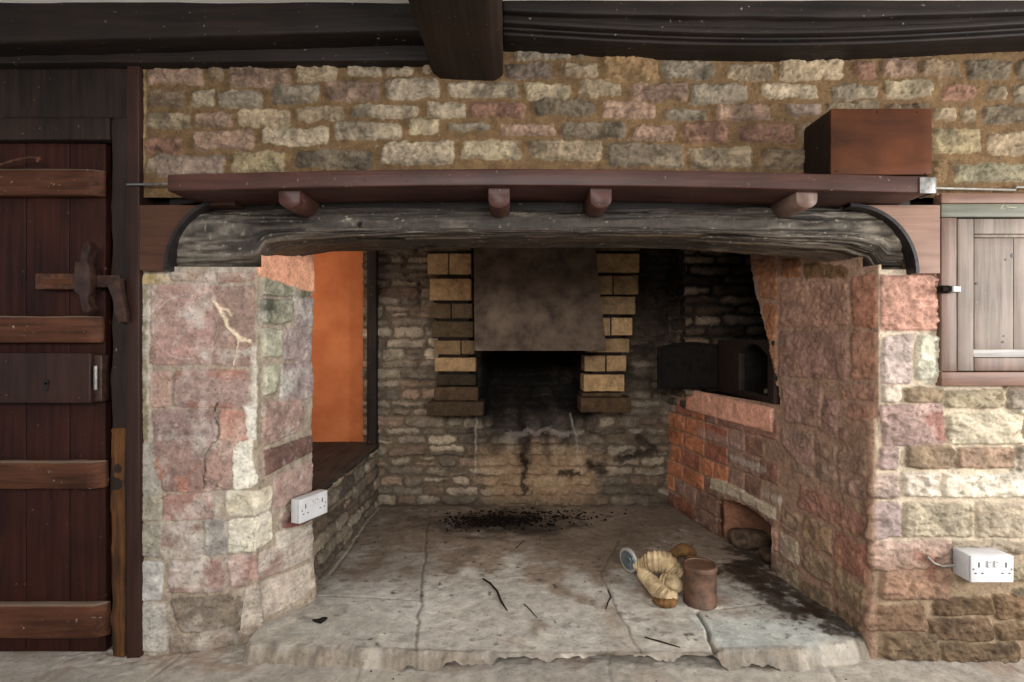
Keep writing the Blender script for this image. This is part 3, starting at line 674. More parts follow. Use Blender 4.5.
# recess above the sill (bread oven bay) and the ash hole behind the wall
def plain_wall(name, path, z0, z1, col, pal, seed, side=1, mat='sooty', res=.007, hh=(.05, .08), ww=(.1, .22), h=.014, soot=0, gain=1.):
    p = Panel(path, z0, z1, res, side=side); p.mortar(col, amp=.004, var=.3)
    courses(p, 0, p.cum[-1], z0, z1, hh, ww, pal, seed=seed, h=h, warp=.012, rough=.004, var=.3)
    if soot: p.C *= (1-soot*sst(-.3, .4, p.F0))[..., None]
    return p
pal_s = [(112, 88, 64), (84, 64, 46), (60, 44, 32), (134, 110, 84)]
q = plain_wall('x', [(.95, 1.22), (1.66, 1.22)], .74, 2.0, (40, 30, 22), pal_s, 3, side=1, hh=(.05, .062), ww=(.16, .26), h=.03)
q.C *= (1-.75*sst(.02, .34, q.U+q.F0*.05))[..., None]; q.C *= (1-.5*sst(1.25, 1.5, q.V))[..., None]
q.build('trim_1', M['sooty'])
m = MB(); m.prism([(inner_x(.47)+.012, .47), (1.66, .47), (1.66, 1.3), (inner_x(1.24)+.012, 1.24)], .74, .773, 'z')
m.box((1.62, .3, .76), (1.70, 1.3, 2.0), .004, .06, .01); m.box((inner_x(.44)+.03, .40, .76), (1.66, .46, 2.0), .004, .08, .008)
m.build('trim_2', M['black'], kind='structure')
m = MB(); m.box((inner_x(.92)+.012, .922, .0), (1.5, .99, .35), .006, .02, .012, 24, 5, col=lin((150, 104, 82))); m.box((1.42, .45, 0), (1.5, .99, .35), .01, .03, .02, 14, 6, col=lin((50, 40, 32)))
m.box((inner_x(.5)+.04, .45, .0), (1.5, .52, .35), .01, .04, .01, 14, 7, col=lin((90, 70, 56))); m.box((inner_x(.7)+.05, .45, .30), (1.5, .99, .36), .01, .04, .01, col=lin((40, 32, 26)))
m.build('trim_3', M['sooty'], kind='structure')
# stones lying in the ash hole
for i, (x, y, z, a, b, c) in enumerate([(1.15, .84, .09, .09, .06, .04), (1.32, .70, .085, .06, .08, .03), (1.19, .68, .072, .05, .045, .02)]):
    m = MB(); m.box((x-a, y-b, z-c), (x+a, y+b, z+c), c*.9, .012, .012, 18, i, col=(1, 1, 1))
    tag(m.build('rubble_stone', plain_mat('rubble_brown', (56, 42, 32), (112, 90, 72), 30, .95)), ['large brown rubble stone at the back of the ash hole', 'rubble stone deepest inside the ash hole', 'small rubble stone at the front of the ash hole'][i], 'stone', 'rubble in the ash hole')

# ================================================================== BACK WALL of the inglenook
BY = 1.5
bk = Panel([(-.90, BY), (1.02, BY)], .0, 2.0, .0055, side=1)
bk.mortar((108, 91, 70), amp=.004, var=.3)
pal = [(150, 134, 112), (134, 118, 96), (164, 146, 118), (120, 104, 86), (144, 116, 92)]
courses(bk, 0, bk.cum[-1], .0, 1.3, (.045, .075), (.10, .26), pal, seed=21, h=.013, warp=.012, rough=.004, var=.26)
courses(bk, 0, bk.cum[-1], 1.3, 2.0, (.045, .075), (.10, .26), pal, seed=22, h=.013, warp=.012, rough=.004, var=.26)
UX = bk.U-.90; VZ = bk.V; n = bk.F0; n1 = bk.F1
def bmix(p, col):
    p = np.clip(p, 0, 1)[..., None]; bk.C = bk.C*(1-p)+lin(col)[None, None]*(1+.25*n1)[..., None]*p
X0, X1 = fx(484, BY), fx(584, BY)
# heat-reddened, lime patched face below the fire opening
bmix((1-sst(.22, .44, np.abs(UX-.16)+n*.12))*(1-sst(.34, .48, VZ+n*.06))*.75, (178, 140, 96))
bmix((1-sst(.03, .12, np.abs(VZ-.56+n*.05)))*(1-sst(.2, .32, np.abs(UX-.13)))*.5, (140, 122, 112))
# soot: opening, halo, drips
halo = 1-sst(.0, .22, np.maximum(np.abs(UX-(X0+X1)/2)-(X1-X0)/2, 0)+np.maximum(.64-VZ, 0)*.8+n*.07+bk.WX*.02)
bmix(halo*.97, (14, 11, 9))
for (pts, r, st) in (([(524,395),(522,430),(524,462)], .05, .8), ([(524,455),(526,476),(523,492)], .022, .85), ([(545,420),(548,456)], .04, .6), ([(578,400),(566,440)], .05, .6), ([(500,400),(496,452)], .06, .55), ([(470,400),(474,455)], .03, .4)):
    bk.blob(pts, r, (28, 18, 12), st, warp=.03, soft=.9)
for (pts, r) in (([(588,462),(600,470)], .04), ([(618,458),(656,448)], .03), ([(580,472),(560,474)], .02), ([(640,440),(652,446)], .03)):
    bk.blob(pts, r, (40, 30, 24), .85, -.006, warp=.03, soft=.8)
bk.blob([(476,412),(476,470)], .006, (190, 180, 160), .6, warp=.01); bk.blob([(572,416),(576,440),(578,470)], .007, (176, 164, 148), .6, warp=.012)
bk.blob([(508,436),(545,432),(575,434)], .02, (166, 150, 140), .5, warp=.03)
# smoke darkening high up and to the right
bmix(sst(.7, 1.1, VZ+n*.2)*sst(.40, .6, UX+n*.15)*.7, (62, 42, 28)); bmix(sst(-.05, .3, fbm(bk.U*7, bk.V*9, 44, 4))*sst(.5, .6, UX)*sst(.6, .9, VZ)*.8, (16, 12, 9))
bmix(sst(.9, 1.35, VZ+n*.15)*sst(.45, .75, UX+n*.1)*.88, (26, 19, 14)); bmix(sst(1.3, 1.65, VZ+n*.1)*.6, (34, 26, 20))
bmix(sst(.45, .8, UX+n*.15)*.3, (70, 56, 44)); bmix(sst(.95, 1.5, VZ+n*.1)*(UX < -.3)*.25, (70, 54, 38))
bmix((1-sst(.05, .16, VZ+n*.05))*.5, (84, 72, 60))
push = -.42*sst(.58, .95, VZ)*sst(0, .03, UX-X0+bk.WX*.012)*sst(0, .03, X1-UX+bk.WX*.012)
push = push-.10*sst(.42, .62, VZ)*sst(0, .03, UX-X0+.02+bk.WX*.012)*sst(0, .03, X1+.02-UX+bk.WX*.012)
bulge = fbm(bk.U*3, bk.V*3, 95, 3)*.02
bk.build('wall_back', M['sooty'], extra=push+bulge, gain=1.0)

# left side of the inglenook: bench riser, door post, little orange room behind
BX, BZ = -.814, .43
rz = Panel([(BX+.002, .26), (BX+.002, 1.56)], .0, BZ-.02, .006, side=1)
rz.mortar((104, 88, 70), amp=.004, var=.3); courses(rz, 0, rz.cum[-1], 0, BZ, (.05, .075), (.12, .26), pal, seed=31, h=.012, warp=.01, rough=.004)
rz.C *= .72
rz.build('wall_left_riser', M['sooty'])
m = MB(); m.box((-1.975, .33, BZ-.035), (BX+.012, 1.54, BZ), .006, .05, .003, 12, 3)
tag(m.build('bench_board', M['bench']), 'dark sooty wooden board along the left side of the inglenook', 'bench')
al = MB(); al.box((-2.0, 1.545, .3), (BX-.02, 1.62, 2.05), .004, .1, .004, 4); al.build('wall_alcove_back', M['orange'], kind='structure')
al = MB(); al.box((-2.05, .3, BZ-.2), (-1.98, 1.54, 2.05), .004, .1); al.box((-1.98, .42, BZ+.002), (-.99, .345, 1.8), .004, .1)
al.build('wall_alcove_side', M['orange'], kind='structure')
m = MB(); m.box((-1.97, .43, 1.80), (BX-.01, 1.54, 1.86), .004, .1)
m.build('ceiling_alcove', M['orange'], kind='structure')
m = MB(); m.box((BX-.05, 1.44, BZ), (BX+.006, 1.53, 1.80), .004, .06, .002, 8)
tag(m.build('door_post', M['post']), 'black wooden post between the orange recess and the stone back wall', 'post')
# unseen slabs added round the inglenook to keep stray sky light out
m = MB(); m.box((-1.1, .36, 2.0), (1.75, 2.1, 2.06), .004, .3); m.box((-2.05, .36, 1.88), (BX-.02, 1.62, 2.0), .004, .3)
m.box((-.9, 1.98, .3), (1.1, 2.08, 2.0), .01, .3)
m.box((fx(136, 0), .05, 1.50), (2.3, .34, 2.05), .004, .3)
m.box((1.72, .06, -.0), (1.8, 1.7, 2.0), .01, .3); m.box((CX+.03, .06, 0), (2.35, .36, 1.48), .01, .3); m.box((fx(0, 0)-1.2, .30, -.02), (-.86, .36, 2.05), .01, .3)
m.build('light_block', M['black'], kind='structure')

# ================================================================== CHIMNEY PIERS, BASES AND HOOD
buff = [(160, 130, 94), (148, 118, 84), (140, 112, 80), (150, 122, 90)]
def brick_pier(label, rows, Yf, base, name='brick_pier'):
    xs_ = [x for r in rows for x in (r[0], r[1])]
    t = thing(name, label, 'brick pier', (fx((min(xs_)+max(xs_))/2, Yf), Yf+.08, .70))
    m = MB(); rs = random.Random(len(rows))
    for (x0, x1, y0, y1, cuts, tone) in rows:
        xs2 = [x0]+cuts+[x1]
        for a, b in zip(xs2[:-1], xs2[1:]):
            c = np.array(rs.choice(buff))*tone; yf = Yf+rs.uniform(-.008, .008)
            m.box((fx(a+.6, Yf), yf, fz(y1-.6, Yf)), (fx(b-.6, Yf), BY, fz(y0+.6, Yf)), .005, .02, .003, 26, rs.randint(0, 99), col=lin(c))
    # dark mortar core behind the bricks
    m.box((fx(max(r[0] for r in rows)+2, Yf), Yf+.014, fz(rows[-1][3], Yf)+.002), (fx(min(r[1] for r in rows)-3, Yf), BY, 1.68), .003, .05, 0, col=lin((34, 26, 20)))
    m.build('brick_stack', M['brick'], t)
    m = MB()
    for (x0, x1, y0, y1, dy, c) in base:
        m.box((fx(x0, Yf), Yf-dy, fz(y1, Yf)), (fx(x1, Yf), BY, fz(y0, Yf)), .008, .02, .005, 16, int(x0), col=lin(c))
    m.build('base_stone', M['brick'], t)
    return t
brick_pier('left stack of buff firebricks beside the metal hood', [
    (424, 472, 228, 251, [], .6), (427, 472, 253, 275, [449], 1), (429, 472, 278, 301, [], 1.1), (430, 473, 303, 319, [451], .62), (431, 474, 321, 338, [], .5), (433, 475, 340, 355, [461], .78), (434, 476, 357, 372, [], 1.0), (436, 476, 374, 386, [], .34)],
    1.34, [(434, 478, 387, 401, .0, (78, 60, 44)), (428, 484, 401, 415, .05, (66, 52, 38))])
brick_pier('right stepped stack of buff firebricks beside the metal hood', [
    (590, 641, 228, 251, [], .6), (590, 640, 253, 273, [], 1), (590, 639, 275, 295, [613], .9), (590, 636, 296, 315, [], .95), (588, 633, 317, 336, [611], 1.08), (586, 630, 338, 353, [], .9), (584, 627, 355, 372, [606], 1.05), (583, 625, 374, 392, [], 1.12)],
    1.34, [(582, 622, 393, 397, .0, (84, 66, 48)), (580, 630, 397, 412, .03, (80, 62, 44))])

HYb, HYt = 1.05, 1.30
t = thing('chimney_hood', 'dark brown sheet metal hood hanging over the fire opening', 'hood', (fx(535, HYb), 1.3, 1.0))
m = MB()
zl, zt = fz(350, HYb), 1.72
sl_ = (HYt-HYb)/(zt-zl)
def hx(px, y): return fx(px, y)
def hpt(x, z, off=0): return (x, HYb+(z-zl)*sl_+off, z)
xl, xr = fx(475, HYb), fx(606, HYb); xtl, xtr = fx(474, HYt), fx(592, HYt)
nx, nz = 24, 24; V = []; Fc = []
for k, off in enumerate((0, .006)):
    for i in range(nx+1):
        for j in range(nz+1):
            zz = zl+(zt-zl)*j/nz; a = i/nx; x = (xl+(xtl-xl)*j/nz)*(1-a)+(xr+(xtr-xr)*j/nz)*a
            d = float(fbm(np.array(x*5.), np.array(zz*5.), 2, 2))*.004; V.append(hpt(x, zz, off+d))
N1 = (nx+1)*(nz+1); idx = lambda k, i, j: k*N1+i*(nz+1)+j
for i in range(nx):
    for j in range(nz):
        Fc.append((idx(0, i, j), idx(0, i+1, j), idx(0, i+1, j+1), idx(0, i, j+1))); Fc.append((idx(1, i, j), idx(1, i, j+1), idx(1, i+1, j+1), idx(1, i+1, j)))
for i in range(nx): Fc.append((idx(0, i, 0), idx(1, i, 0), idx(1, i+1, 0), idx(0, i+1, 0)))
for j in range(nz):
    Fc.append((idx(0, 0, j), idx(0, 0, j+1), idx(1, 0, j+1), idx(1, 0, j))); Fc.append((idx(0, nx, j), idx(1, nx, j), idx(1, nx, j+1), idx(0, nx, j+1)))
m.add(V, Fc); m.build('front_plate', M['hood'], t)
for sx, st in ((xl, xtl), (xr, xtr)):
    m = MB(); e = .003
    m.add([(sx-e, HYb+.003, zl), (sx+e, HYb+.003, zl), (sx+e, 1.33, zl), (sx-e, 1.33, zl), (st-e, HYt+.003, zt), (st+e, HYt+.003, zt), (st+e, 1.33, zt), (st-e, 1.33, zt)],
          [(3, 2, 1, 0), (4, 5, 6, 7), (0, 1, 5, 4), (1, 2, 6, 5), (2, 3, 7, 6), (3, 0, 4, 7)], flat=True)
    m.build('side_cheek', M['hood'], t)
m = MB(); m.box((xl-.002, HYb-.004, zl-.004), (xr+.002, HYb+.008, zl+.006), .002, .05)
m.build('bottom_hem', M['hood'], t)
for px in (487, 515, 542, 569, 596):
    m = MB(); x = fx(px, HYb); z = zl+.025; y = HYb+.025*sl_
    m.tube([(x, y+.002, z), (x, y-.003, z), (x, y-.006, z)], [.006, .006, .003], 10); m.build('rivet', M['hood'], t)

# ================================================================== IRON OVEN
t = thing('iron_oven', 'black cast iron oven set in the right hand recess with its door swung open', 'oven', (1.10, 1.10, .775))
m = MB(); IX = 1.12
# front frame parallel to the side wall, opening with an arched head
y0, y1, zb, ztp = .52, 1.16, .775, 1.052
oy0, oy1 = .58, .88
def arch_z(y): return .985+.05*math.sin(math.pi*min(max((y-oy0)/(oy1-oy0), 0), 1))
ys_ = list(np.linspace(oy0, oy1, 13))
m.box((IX, oy1, zb), (IX+.03, y1, ztp), .003, .03); m.box((IX, y0, zb), (IX+.03, oy0, ztp), .003, .03)
m.box((IX, oy0, zb), (IX+.03, oy1, zb+.03), .003, .03)
m.prism([(oy0, ztp)]+[(y, arch_z(y)) for y in ys_]+[(oy1, ztp)], IX, IX+.03, 'x')
m.build('frame', M['ironr'], t)
m = MB(); m.box((IX+.03, y0, ztp-.02), (1.6, y1, ztp), .003, .05); m.box((IX+.03, oy1, zb), (1.6, oy1+.02, ztp), .003, .05); m.box((1.55, y0, zb), (1.6, y1, ztp), .003, .05)
m.box((IX+.03, y0, zb), (1.6, oy0, ztp), .003, .05); m.box((IX+.03, oy0, zb), (1.6, oy1, zb+.012), .003, .05)
m.build('oven_box', M['iron'], t)
DY = 1.19; dx0, dx1 = fx(657, DY), fx(724, DY); dz0 = fz(389, DY); dz1 = fz(347, DY)
poly_ = [(dx0, dz0), (dx1, dz0), (dx1, dz1)]+[(dx1+(dx0-dx1)*a/14, dz1+.028*math.sin(math.pi*a/14)) for a in range(1, 14)]+[(dx0, dz1)]
m = MB(); m.prism(poly_, DY, DY-.018, 'y', bev=.003)
d = m.build('door', M['iron'], t)
pts = [(a*.90+(dx0+dx1)/2*.10, DY-.020, b*.90+(dz0+dz1+.014)/2*.10) for a, b in poly_]; pts.append(pts[0])
m = MB(); m.tube(pts, .004, 6, cap=False); m.build('raised_border', M['iron'], d)
for za in (dz0+.02, dz1-.05):
    m = MB(); m.tube([(dx1+.008, DY-.01, za), (dx1+.008, DY-.01, za+.05)], .009, 10); m.build('hinge', M['ironr'], t)
m = MB(); m.box((dx1-.01, DY-.04, dz0), (IX+.02, DY+.02, dz1+.03), .004, .03, .002); m.build('hinge_jamb', M['ironr'], t)
# scrap of mortar inside
m = MB(); m.box((1.24, .80, .787), (1.34, .90, .812), .012, .01, .006, 30); tag(m.build('mortar_lump', plain_mat('pale_mortar', (130, 116, 100), (170, 156, 138), 30, .95)), 'pale broken lump lying inside the iron oven', 'stone')

# ================================================================== LINTEL BEAM
kx = np.array([150, 258, 263, 270, 285, 310, 350, 450, 600, 700, 760, 820, 848, 872, 880, 930]); ky = np.array([272, 271, 268, 262, 257, 253, 251, 249, 248, 250, 253, 257, 260, 267, 271, 272])
kD = np.where((kx < 264) | (kx > 876), 1.86, 2.10)
Dl = 1.87
zbot = lambda X: np.interp(X, (kx-512)/F*Dl, CZ-(ky-341)/F*kD)
nx, nt = 620, 170; xs_ = np.linspace(fx(150, 0), fx(926, 0), nx)
X, T = np.meshgrid(xs_, np.linspace(0, 2*math.pi, nt, endpoint=False), indexing='ij')
zb_ = zbot(X); zt_ = np.full_like(X, 1.512)-.01*np.clip(np.abs(X)/1.15, 0, 1)**3
cz = np.full_like(X, 1.425); cyy, hy = .150, .165
ct, st = np.cos(T), np.sin(T); ex = 2/3.0
Yc_ = cyy+hy*np.sign(ct)*np.abs(ct)**ex; Zc_ = cz+np.where(st > 0, zt_-cz, cz-zb_)*np.sign(st)*np.abs(st)**ex
arcl = T*.16
g = fbm(X*3.5, arcl*30+X*1.2, 3, 5, .6); g2 = fbm(X*9, arcl*90, 4, 4, .6); kn = fbm(X*10, arcl*14, 5, 4)
crack = sst(.42, .62, 1-np.abs(fbm(X*1.5, arcl*26+X*.8, 11, 3))*3.2)*sst(-.1, .3, fbm(X*4, arcl*8, 12, 2))
disp = g*.009+g2*.0028+kn*.004-crack*.010
nY, nZ = ct, st
V = np.stack([X, Yc_+nY*disp, Zc_+nZ*disp], -1)
low = sst(.1, -.8, st)
c0 = lin((62, 56, 51))[None, None]*(1+.35*g+.4*g2)[..., None]
sc_ = (sst(.12, .5, fbm(X*5, arcl*22, 21, 5, .65))*sst(-.05, .4, fbm(X*2.2+3, arcl*6, 22, 3)+.1))[..., None]
c0 = c0*(1-sc_*.65)+lin((130, 120, 108))[None, None]*sc_*.65
spk = sst(.6, .72, fbm(X*80, arcl*80, 24, 2))[..., None]; c0 = c0*(1-spk*.6)+lin((160, 150, 136))[None, None]*spk*.6
rt = (sst(.3, 1.0, X)*.4)[..., None]; c0 = c0*(1-rt)+c0*np.array([1.55, 1.5, 1.3])[None, None]*rt
wrm = (low*.5*sst(-.2, .4, g))[..., None]; c0 = c0*(1-wrm)+lin((84, 64, 44))[None, None]*wrm
c0 = c0*(1-.75*crack)[..., None]
for hx_, hz_ in ((fx(232, 0), fz(231, 0)), (fx(360, 0), fz(225, 0))):
    hole = (1-sst(.006, .011, np.hypot(V[..., 0]-hx_, V[..., 2]-hz_)))*(V[..., 1] < .1); V[..., 1] += hole*.02; c0 = c0*(1-.9*hole)[..., None]
endg = ((sst(.75, 1.0, X)+sst(-.8, -1.02, X))*.45*sst(-.3, .3, g2+g))[..., None]; c0 = c0*(1-endg)+lin((150, 142, 130))[None, None]*endg
I = np.arange(nx*nt).reshape(nx, nt); I2 = np.roll(I, -1, axis=1)
Q = np.stack([I[:-1], I2[:-1], I2[1:], I[1:]], -1).reshape(-1, 4)
me = fast_mesh('oak_lintel', V.reshape(-1, 3), Q[:, ::-1], np.clip(c0.reshape(-1, 3), .003, .9))
lt = finish(me, 'oak_lintel', M['lintel'])
tag(lt, 'huge smoke-blackened oak beam spanning the inglenook opening under the shelf', 'lintel')
# dark filling between the lintel and the shelf
m = MB(); m.box((fx(165, 0), .02, 1.485), (fx(915, 0), .30, 1.545), .003, .06, .004); m.build('trim_5', M['dkbeam'], kind='structure')

# spandrel boards with a quarter-round cut, dark moulding along the curve
def spandrel(label, corner, cx_, cz_, rx, rz_, xout, mat, sgn):
    t = thing('spandrel_board', label, 'board', (xout, -.012, cz_), 'curved boards at the ends of the lintel')
    N = 16; arc = [(cx_+sgn*rx*math.cos(a), cz_+rz_*math.sin(a)) for a in np.linspace(0, math.pi/2, N+1)]
    top = corner
    pl = [(xout, cz_)]+arc+[(arc[-1][0], top), (xout, top)]
    V = []; Fc = []
    # quads from each arc point outward so that the concave outline stays clean
    for k, y in enumerate((-.040, .03)):
        for (a, b) in arc:
            V.append((a, y, b))
        for i, (a, b) in enumerate(arc):
            f = i/N
            if f < .5: V.append((xout, y, cz_+(top-cz_)*f*2))
            else: V.append((xout+(arc[-1][0]-xout)*(f-.5)*2, y, top))
    n_ = N+1; o1 = 2*n_
    for i in range(N):
        Fc.append((i, i+1, n_+i+1, n_+i)); Fc.append((o1+i, o1+n_+i, o1+n_+i+1, o1+i+1)); Fc.append((i, o1+i, o1+i+1, i+1)); Fc.append((n_+i, n_+i+1, o1+n_+i+1, o1+n_+i))
    Fc.append((0, n_, o1+n_, o1)); Fc.append((N, o1+N, o1+n_+N, n_+N))
    m = MB(); m.add(V, Fc, flat=True); m.build('board', mat, t)
    m = MB(); r = .010
    for i in range(N):
        (a, b), (c, d) = arc[i], arc[i+1]
        nrm = lambda p: ((p[0]-cx_)/rx, (p[1]-cz_)/rz_)
        q0, q1 = nrm((a, b)), nrm((c, d)); wd = .011
        P8 = []
        for y in (-.046, .0):
            P8 += [(a-q0[0]*0, y, b), (c, y, d), (c-q1[0]*wd, y, d-q1[1]*wd), (a-q0[0]*wd, y, b-q0[1]*wd)]
        m.add(P8, [(0, 1, 2, 3), (7, 6, 5, 4), (0, 4, 5, 1), (1, 5, 6, 2), (2, 6, 7, 3), (3, 7, 4, 0)])
    m.build('curved_moulding', M['trim'], t)
    return t
zc_ = fz(271, -.02)
spandrel('brown quarter-round board at the left end of the lintel', 1.490, fx(238, -.02), zc_, (238-168)/F*1.81, fz(197, -.02)-zc_, fx(139.5, -.04), M['spandrel'], -1)
zc_ = fz(274, -.02)
spandrel('pinkish brown quarter-round board at the right end of the lintel', 1.490, fx(846, -.02), zc_, (914-846)/F*1.81, fz(205, -.02)-zc_, fx(940, -.04), M['spandrel_r'], 1)

# ================================================================== SHELF and its pegs
SY = -.18; SZ0, SZ1 = 1.492, 1.542
sx0, sx1 = fx(167, SY), fx(934, SY)
t = thing('mantel_shelf', 'long worn red-brown wooden mantel shelf above the lintel', 'shelf', (0, 0, SZ0))
def bow(P): P = P.copy(); P[:, 2] += .023*np.cos(np.clip(P[:, 0]*1.27, -1.5, 1.5)); return P
m = MB(); m.box((sx0, SY, SZ0), (sx1, .012, SZ1), .004, .03, .0015, 9, 2, warp=bow); m.build('board', M['shelf'], t)
for px in (289, 499, 601, 807):
    x = fx(px, -.15); zz = 1.512; wd = .033; pl = [(x-wd, zz+.004), (x-wd, zz-.032)]+[(x-wd*math.cos(a), zz-.032-.026*math.sin(a)) for a in np.linspace(0, math.pi, 11)[1:-1]]+[(x+wd, zz-.032), (x+wd, zz+.004)]
    m = MB(); m.prism(pl, -.150, .03, 'y', bev=.002)
    # the fixing lug under each peg
    m.build('bracket', M['cupf'] if px == 807 else M['shelf'], t)
m = MB(); xb = sx1
m.box((xb-.045, SY-.004, SZ0-.002), (xb+.003, SY-.0005, SZ1-.004), .001, .02); m.box((xb, SY-.004, SZ0-.002), (xb+.004, SY+.06, SZ1-.004), .001, .02)
m.build('corner_bracket', M['steel'], t)
for i in range(9):
    m = MB(); x = fx(365+i*14+(i % 3)*4, SY); z = SZ0+.032+.018*((i*7) % 3)/2+.004; m.tube([(x, SY-.0018, z), (x, SY+.002, z)], .0022, 8); m.build('nail_hole', M['socketdark'], t)

m = MB(); m.tube([(fx(127, -.03), -.03, fz(184.5, -.03)), (fx(172, -.03), -.03, fz(184, -.03))], .004, 8)
tag(m.build('metal_rod', M['steel']), 'short thin grey rod poking out at the left end of the shelf', 'rod')
m = MB(); m.tube([(fx(930, -.02), -.02, fz(188, -.02)), (fx(1015, -.02), -.02, fz(190, -.02)), (fx(1016, -.02), -.02, fz(187, -.02)), (fx(1060, -.02), -.02, fz(188, -.02))], .004, 8)
tag(m.build('cable', M['cable']), 'thin grey cable running along the top of the cupboard frame', 'cable')

# ================================================================== WOODEN BOX ON THE SHELF
bx0, bx1, by0, by1 = fx(831, -.165), fx(932, -.165), -.165, -.008; bz0, bz1 = 1.552, fz(108.5, -.165)
t = thing('wooden_box', 'plain brown wooden box, left side coloured dark as shade, standing on the shelf', 'box', ((bx0+bx1)/2, (by0+by1)/2, bz0))
m = MB(); m.box((bx0, by0, bz0), (bx1, by0+.012, bz1), .0015, .03, .0005); m.build('front_panel', M['boxw'], t)
m = MB(); m.box((bx0+.001, by0+.0125, bz0), (bx0+.012, by1, bz1-.001), .0015, .03); m.build('side_panel', M['boxd'], t)
m = MB(); m.box((bx1-.012, by0+.0125, bz0), (bx1-.001, by1, bz1-.001), .0015, .03); m.build('side_panel', M['boxd'], t)
m = MB(); m.box((bx0+.0125, by0+.0125, bz0), (bx1-.0125, by1, bz0+.012), .001, .05); m.build('bottom_panel', M['boxd'], t)
m = MB(); m.box((bx0+.0125, by1-.012, bz0+.0125), (bx1-.0125, by1, bz1-.001), .001, .05); m.build('back_panel', M['boxd'], t)
m = MB(); m.box((bx0+.0125, by0+.0125, bz1-.012), (bx1-.0125, by1-.0125, bz1-.002), .001, .05); m.build('top_panel', M['boxd'], t)
for (px, py) in ((877, 112), (917, 112), (836, 171), (925, 174)):
    m = MB(); x, z = fx(px, by0), fz(py, by0); m.tube([(x, by0-.0008, z), (x, by0+.003, z)], .0028, 8); m.build('nail', M['iron'], t)

# ================================================================== CEILING BEAMS
def zat(py, Y): return fz(py, Y)
m = MB()   # left wall beam: face with rounded bottom arris, lower fillet behind
def lwarp(P):
    P = P.copy(); f = (P[:, 0]-fx(0, 0))/(fx(430, 0)-fx(0, 0)); P[:, 2] += .038*np.clip(f, -.6, 1.1)*(P[:, 2] < 2.06)*1.0; return P
lw = lambda P: lwarp(P)
m.box((fx(0, 0)-1.2, -.13, zat(43, -.13)), (fx(432, -.02), .02, CEIL+.01), .012, .03, .006, 7, 1, warp=lw)
t_b = m.build('ceiling_beam', M['dkbeam'])
tag(t_b, 'black stained wall beam left of the projecting joist, under the ceiling', 'beam', 'dark ceiling timbers')
m = MB(); m.box((fx(0, 0)-1.2, -.045, zat(63, -.045)), (fx(440, -.02), .03, 2.05), .004, .05, .004, 8, 4, warp=lambda P: np.stack([P[:, 0], P[:, 1], P[:, 2]+.006*np.clip((P[:, 0]+1.7), 0, 2)], 1))
tag(m.build('timber_fillet', M['dkbeam']), 'dark timber strip under the left wall beam', 'beam', 'dark ceiling timbers')
# right beam with stepped mouldings, sagging in the middle
m = MB()
def rwarp(P):
    P = P.copy(); px = 512+P[:, 0]*F/1.75; f = (px-505)/519; sag = .033*np.sin(np.clip(f, 0, 1)*math.pi)+.003
    P[:, 2] -= sag*sst(2.092, 2.045, P[:, 2]); return P
rx0, rx1 = fx(503, -.02), 2.4
prof = [(-.140, 2.066, CEIL+.004), (-.120, 2.050, 2.068), (-.132, 2.034, 2.052), (-.112, 2.026, 2.036), (-.100, 2.014, 2.028)]
for i, (y, za, zb2) in enumerate(prof):
    m.box((rx0, y, za), (rx1, .02, zb2), .006, .03, .003, 8, i+3, warp=rwarp)
tag(m.build('ceiling_beam', M['dkbeam']), 'dark brown moulded wall beam sagging above the box, right of the joist', 'beam', 'dark ceiling timbers')
# joist coming forward over the room
jz = fz(80, 0); m = MB(); jl, jr = fx(430, 0), fx(502, 0)
c_ = .035
prof = [(jl-.012, CEIL+.004), (jl, jz+c_*1.2), (jl+.006, jz+.018), (jl+c_*.8, jz+.002), (jr-c_*.8, jz), (jr-.004, jz+.02), (jr, jz+c_*1.2), (jr+.004, CEIL+.004)]
ny = 60; V = []; Fc = []; Yv = np.linspace(-2.6, .02, ny); prof2 = []
for i in range(len(prof)-1):
    for k in range(5): a = k/5; prof2.append((prof[i][0]*(1-a)+prof[i+1][0]*a, prof[i][1]*(1-a)+prof[i+1][1]*a))
prof2.append(prof[-1]); pn = len(prof2); pa = np.array(prof2)
for y in Yv:
    e = fbm(pa[:, 0]*14+y*2, pa[:, 1]*14+y*3, 5, 4)*.012
    for (x, z), d in zip(prof2, e): V.append((x+d*(1 if x > (jl+jr)/2 else -1), y, z-d*.6*(z < 2.0)))
for i in range(ny-1):
    for k in range(pn): k2 = (k+1) % pn; Fc.append((i*pn+k, i*pn+k2, (i+1)*pn+k2, (i+1)*pn+k))
Fc.append(tuple(range(pn))[::-1]); Fc.append(tuple((ny-1)*pn+k for k in range(pn)))
m.add(V, Fc)
tag(m.build('ceiling_joist', M['joist']), 'thick dark brown joist coming forward from the middle of the wall', 'beam', 'dark ceiling timbers')

# ================================================================== LEFT DOOR AND FRAME
DYF = .010
LX = fx(0, 0)-.62         # the door goes on beyond the picture
m = MB(); m.box((LX-.6, .0, fz(118, 0)), (fx(130, 0), .06, fz(64, 0)), .004, .05, .003, 7, 2)
m.build('trim_6', M['post'], kind='structure')
m = MB(); m.box((LX-.6, -.012, fz(141, 0)), (fx(112, 0), .06, fz(119, 0)), .004, .05, .003, 7, 5)
m.build('trim_7', M['post'], kind='structure')
m = MB(); x0, x1 = fx(111, -.01), fx(129, -.01)
m.box((x0, -.012, -.0), (x1, .10, fz(118, 0)), .008, .02, .007, 12, 8); 
jp = thing('door_jamb', 'black timber doorpost between the plank door and the stone pier', 'post', (fx(124, 0), 0, 0))
m.build('post', M['post'], jp)
m = MB(); m.box((x0+.004, -.0165, .0), (x1-.010, .0, fz(428, 0)), .006, .012, .008, 16, 3); m.build('decayed_strip', M['decay'], jp)
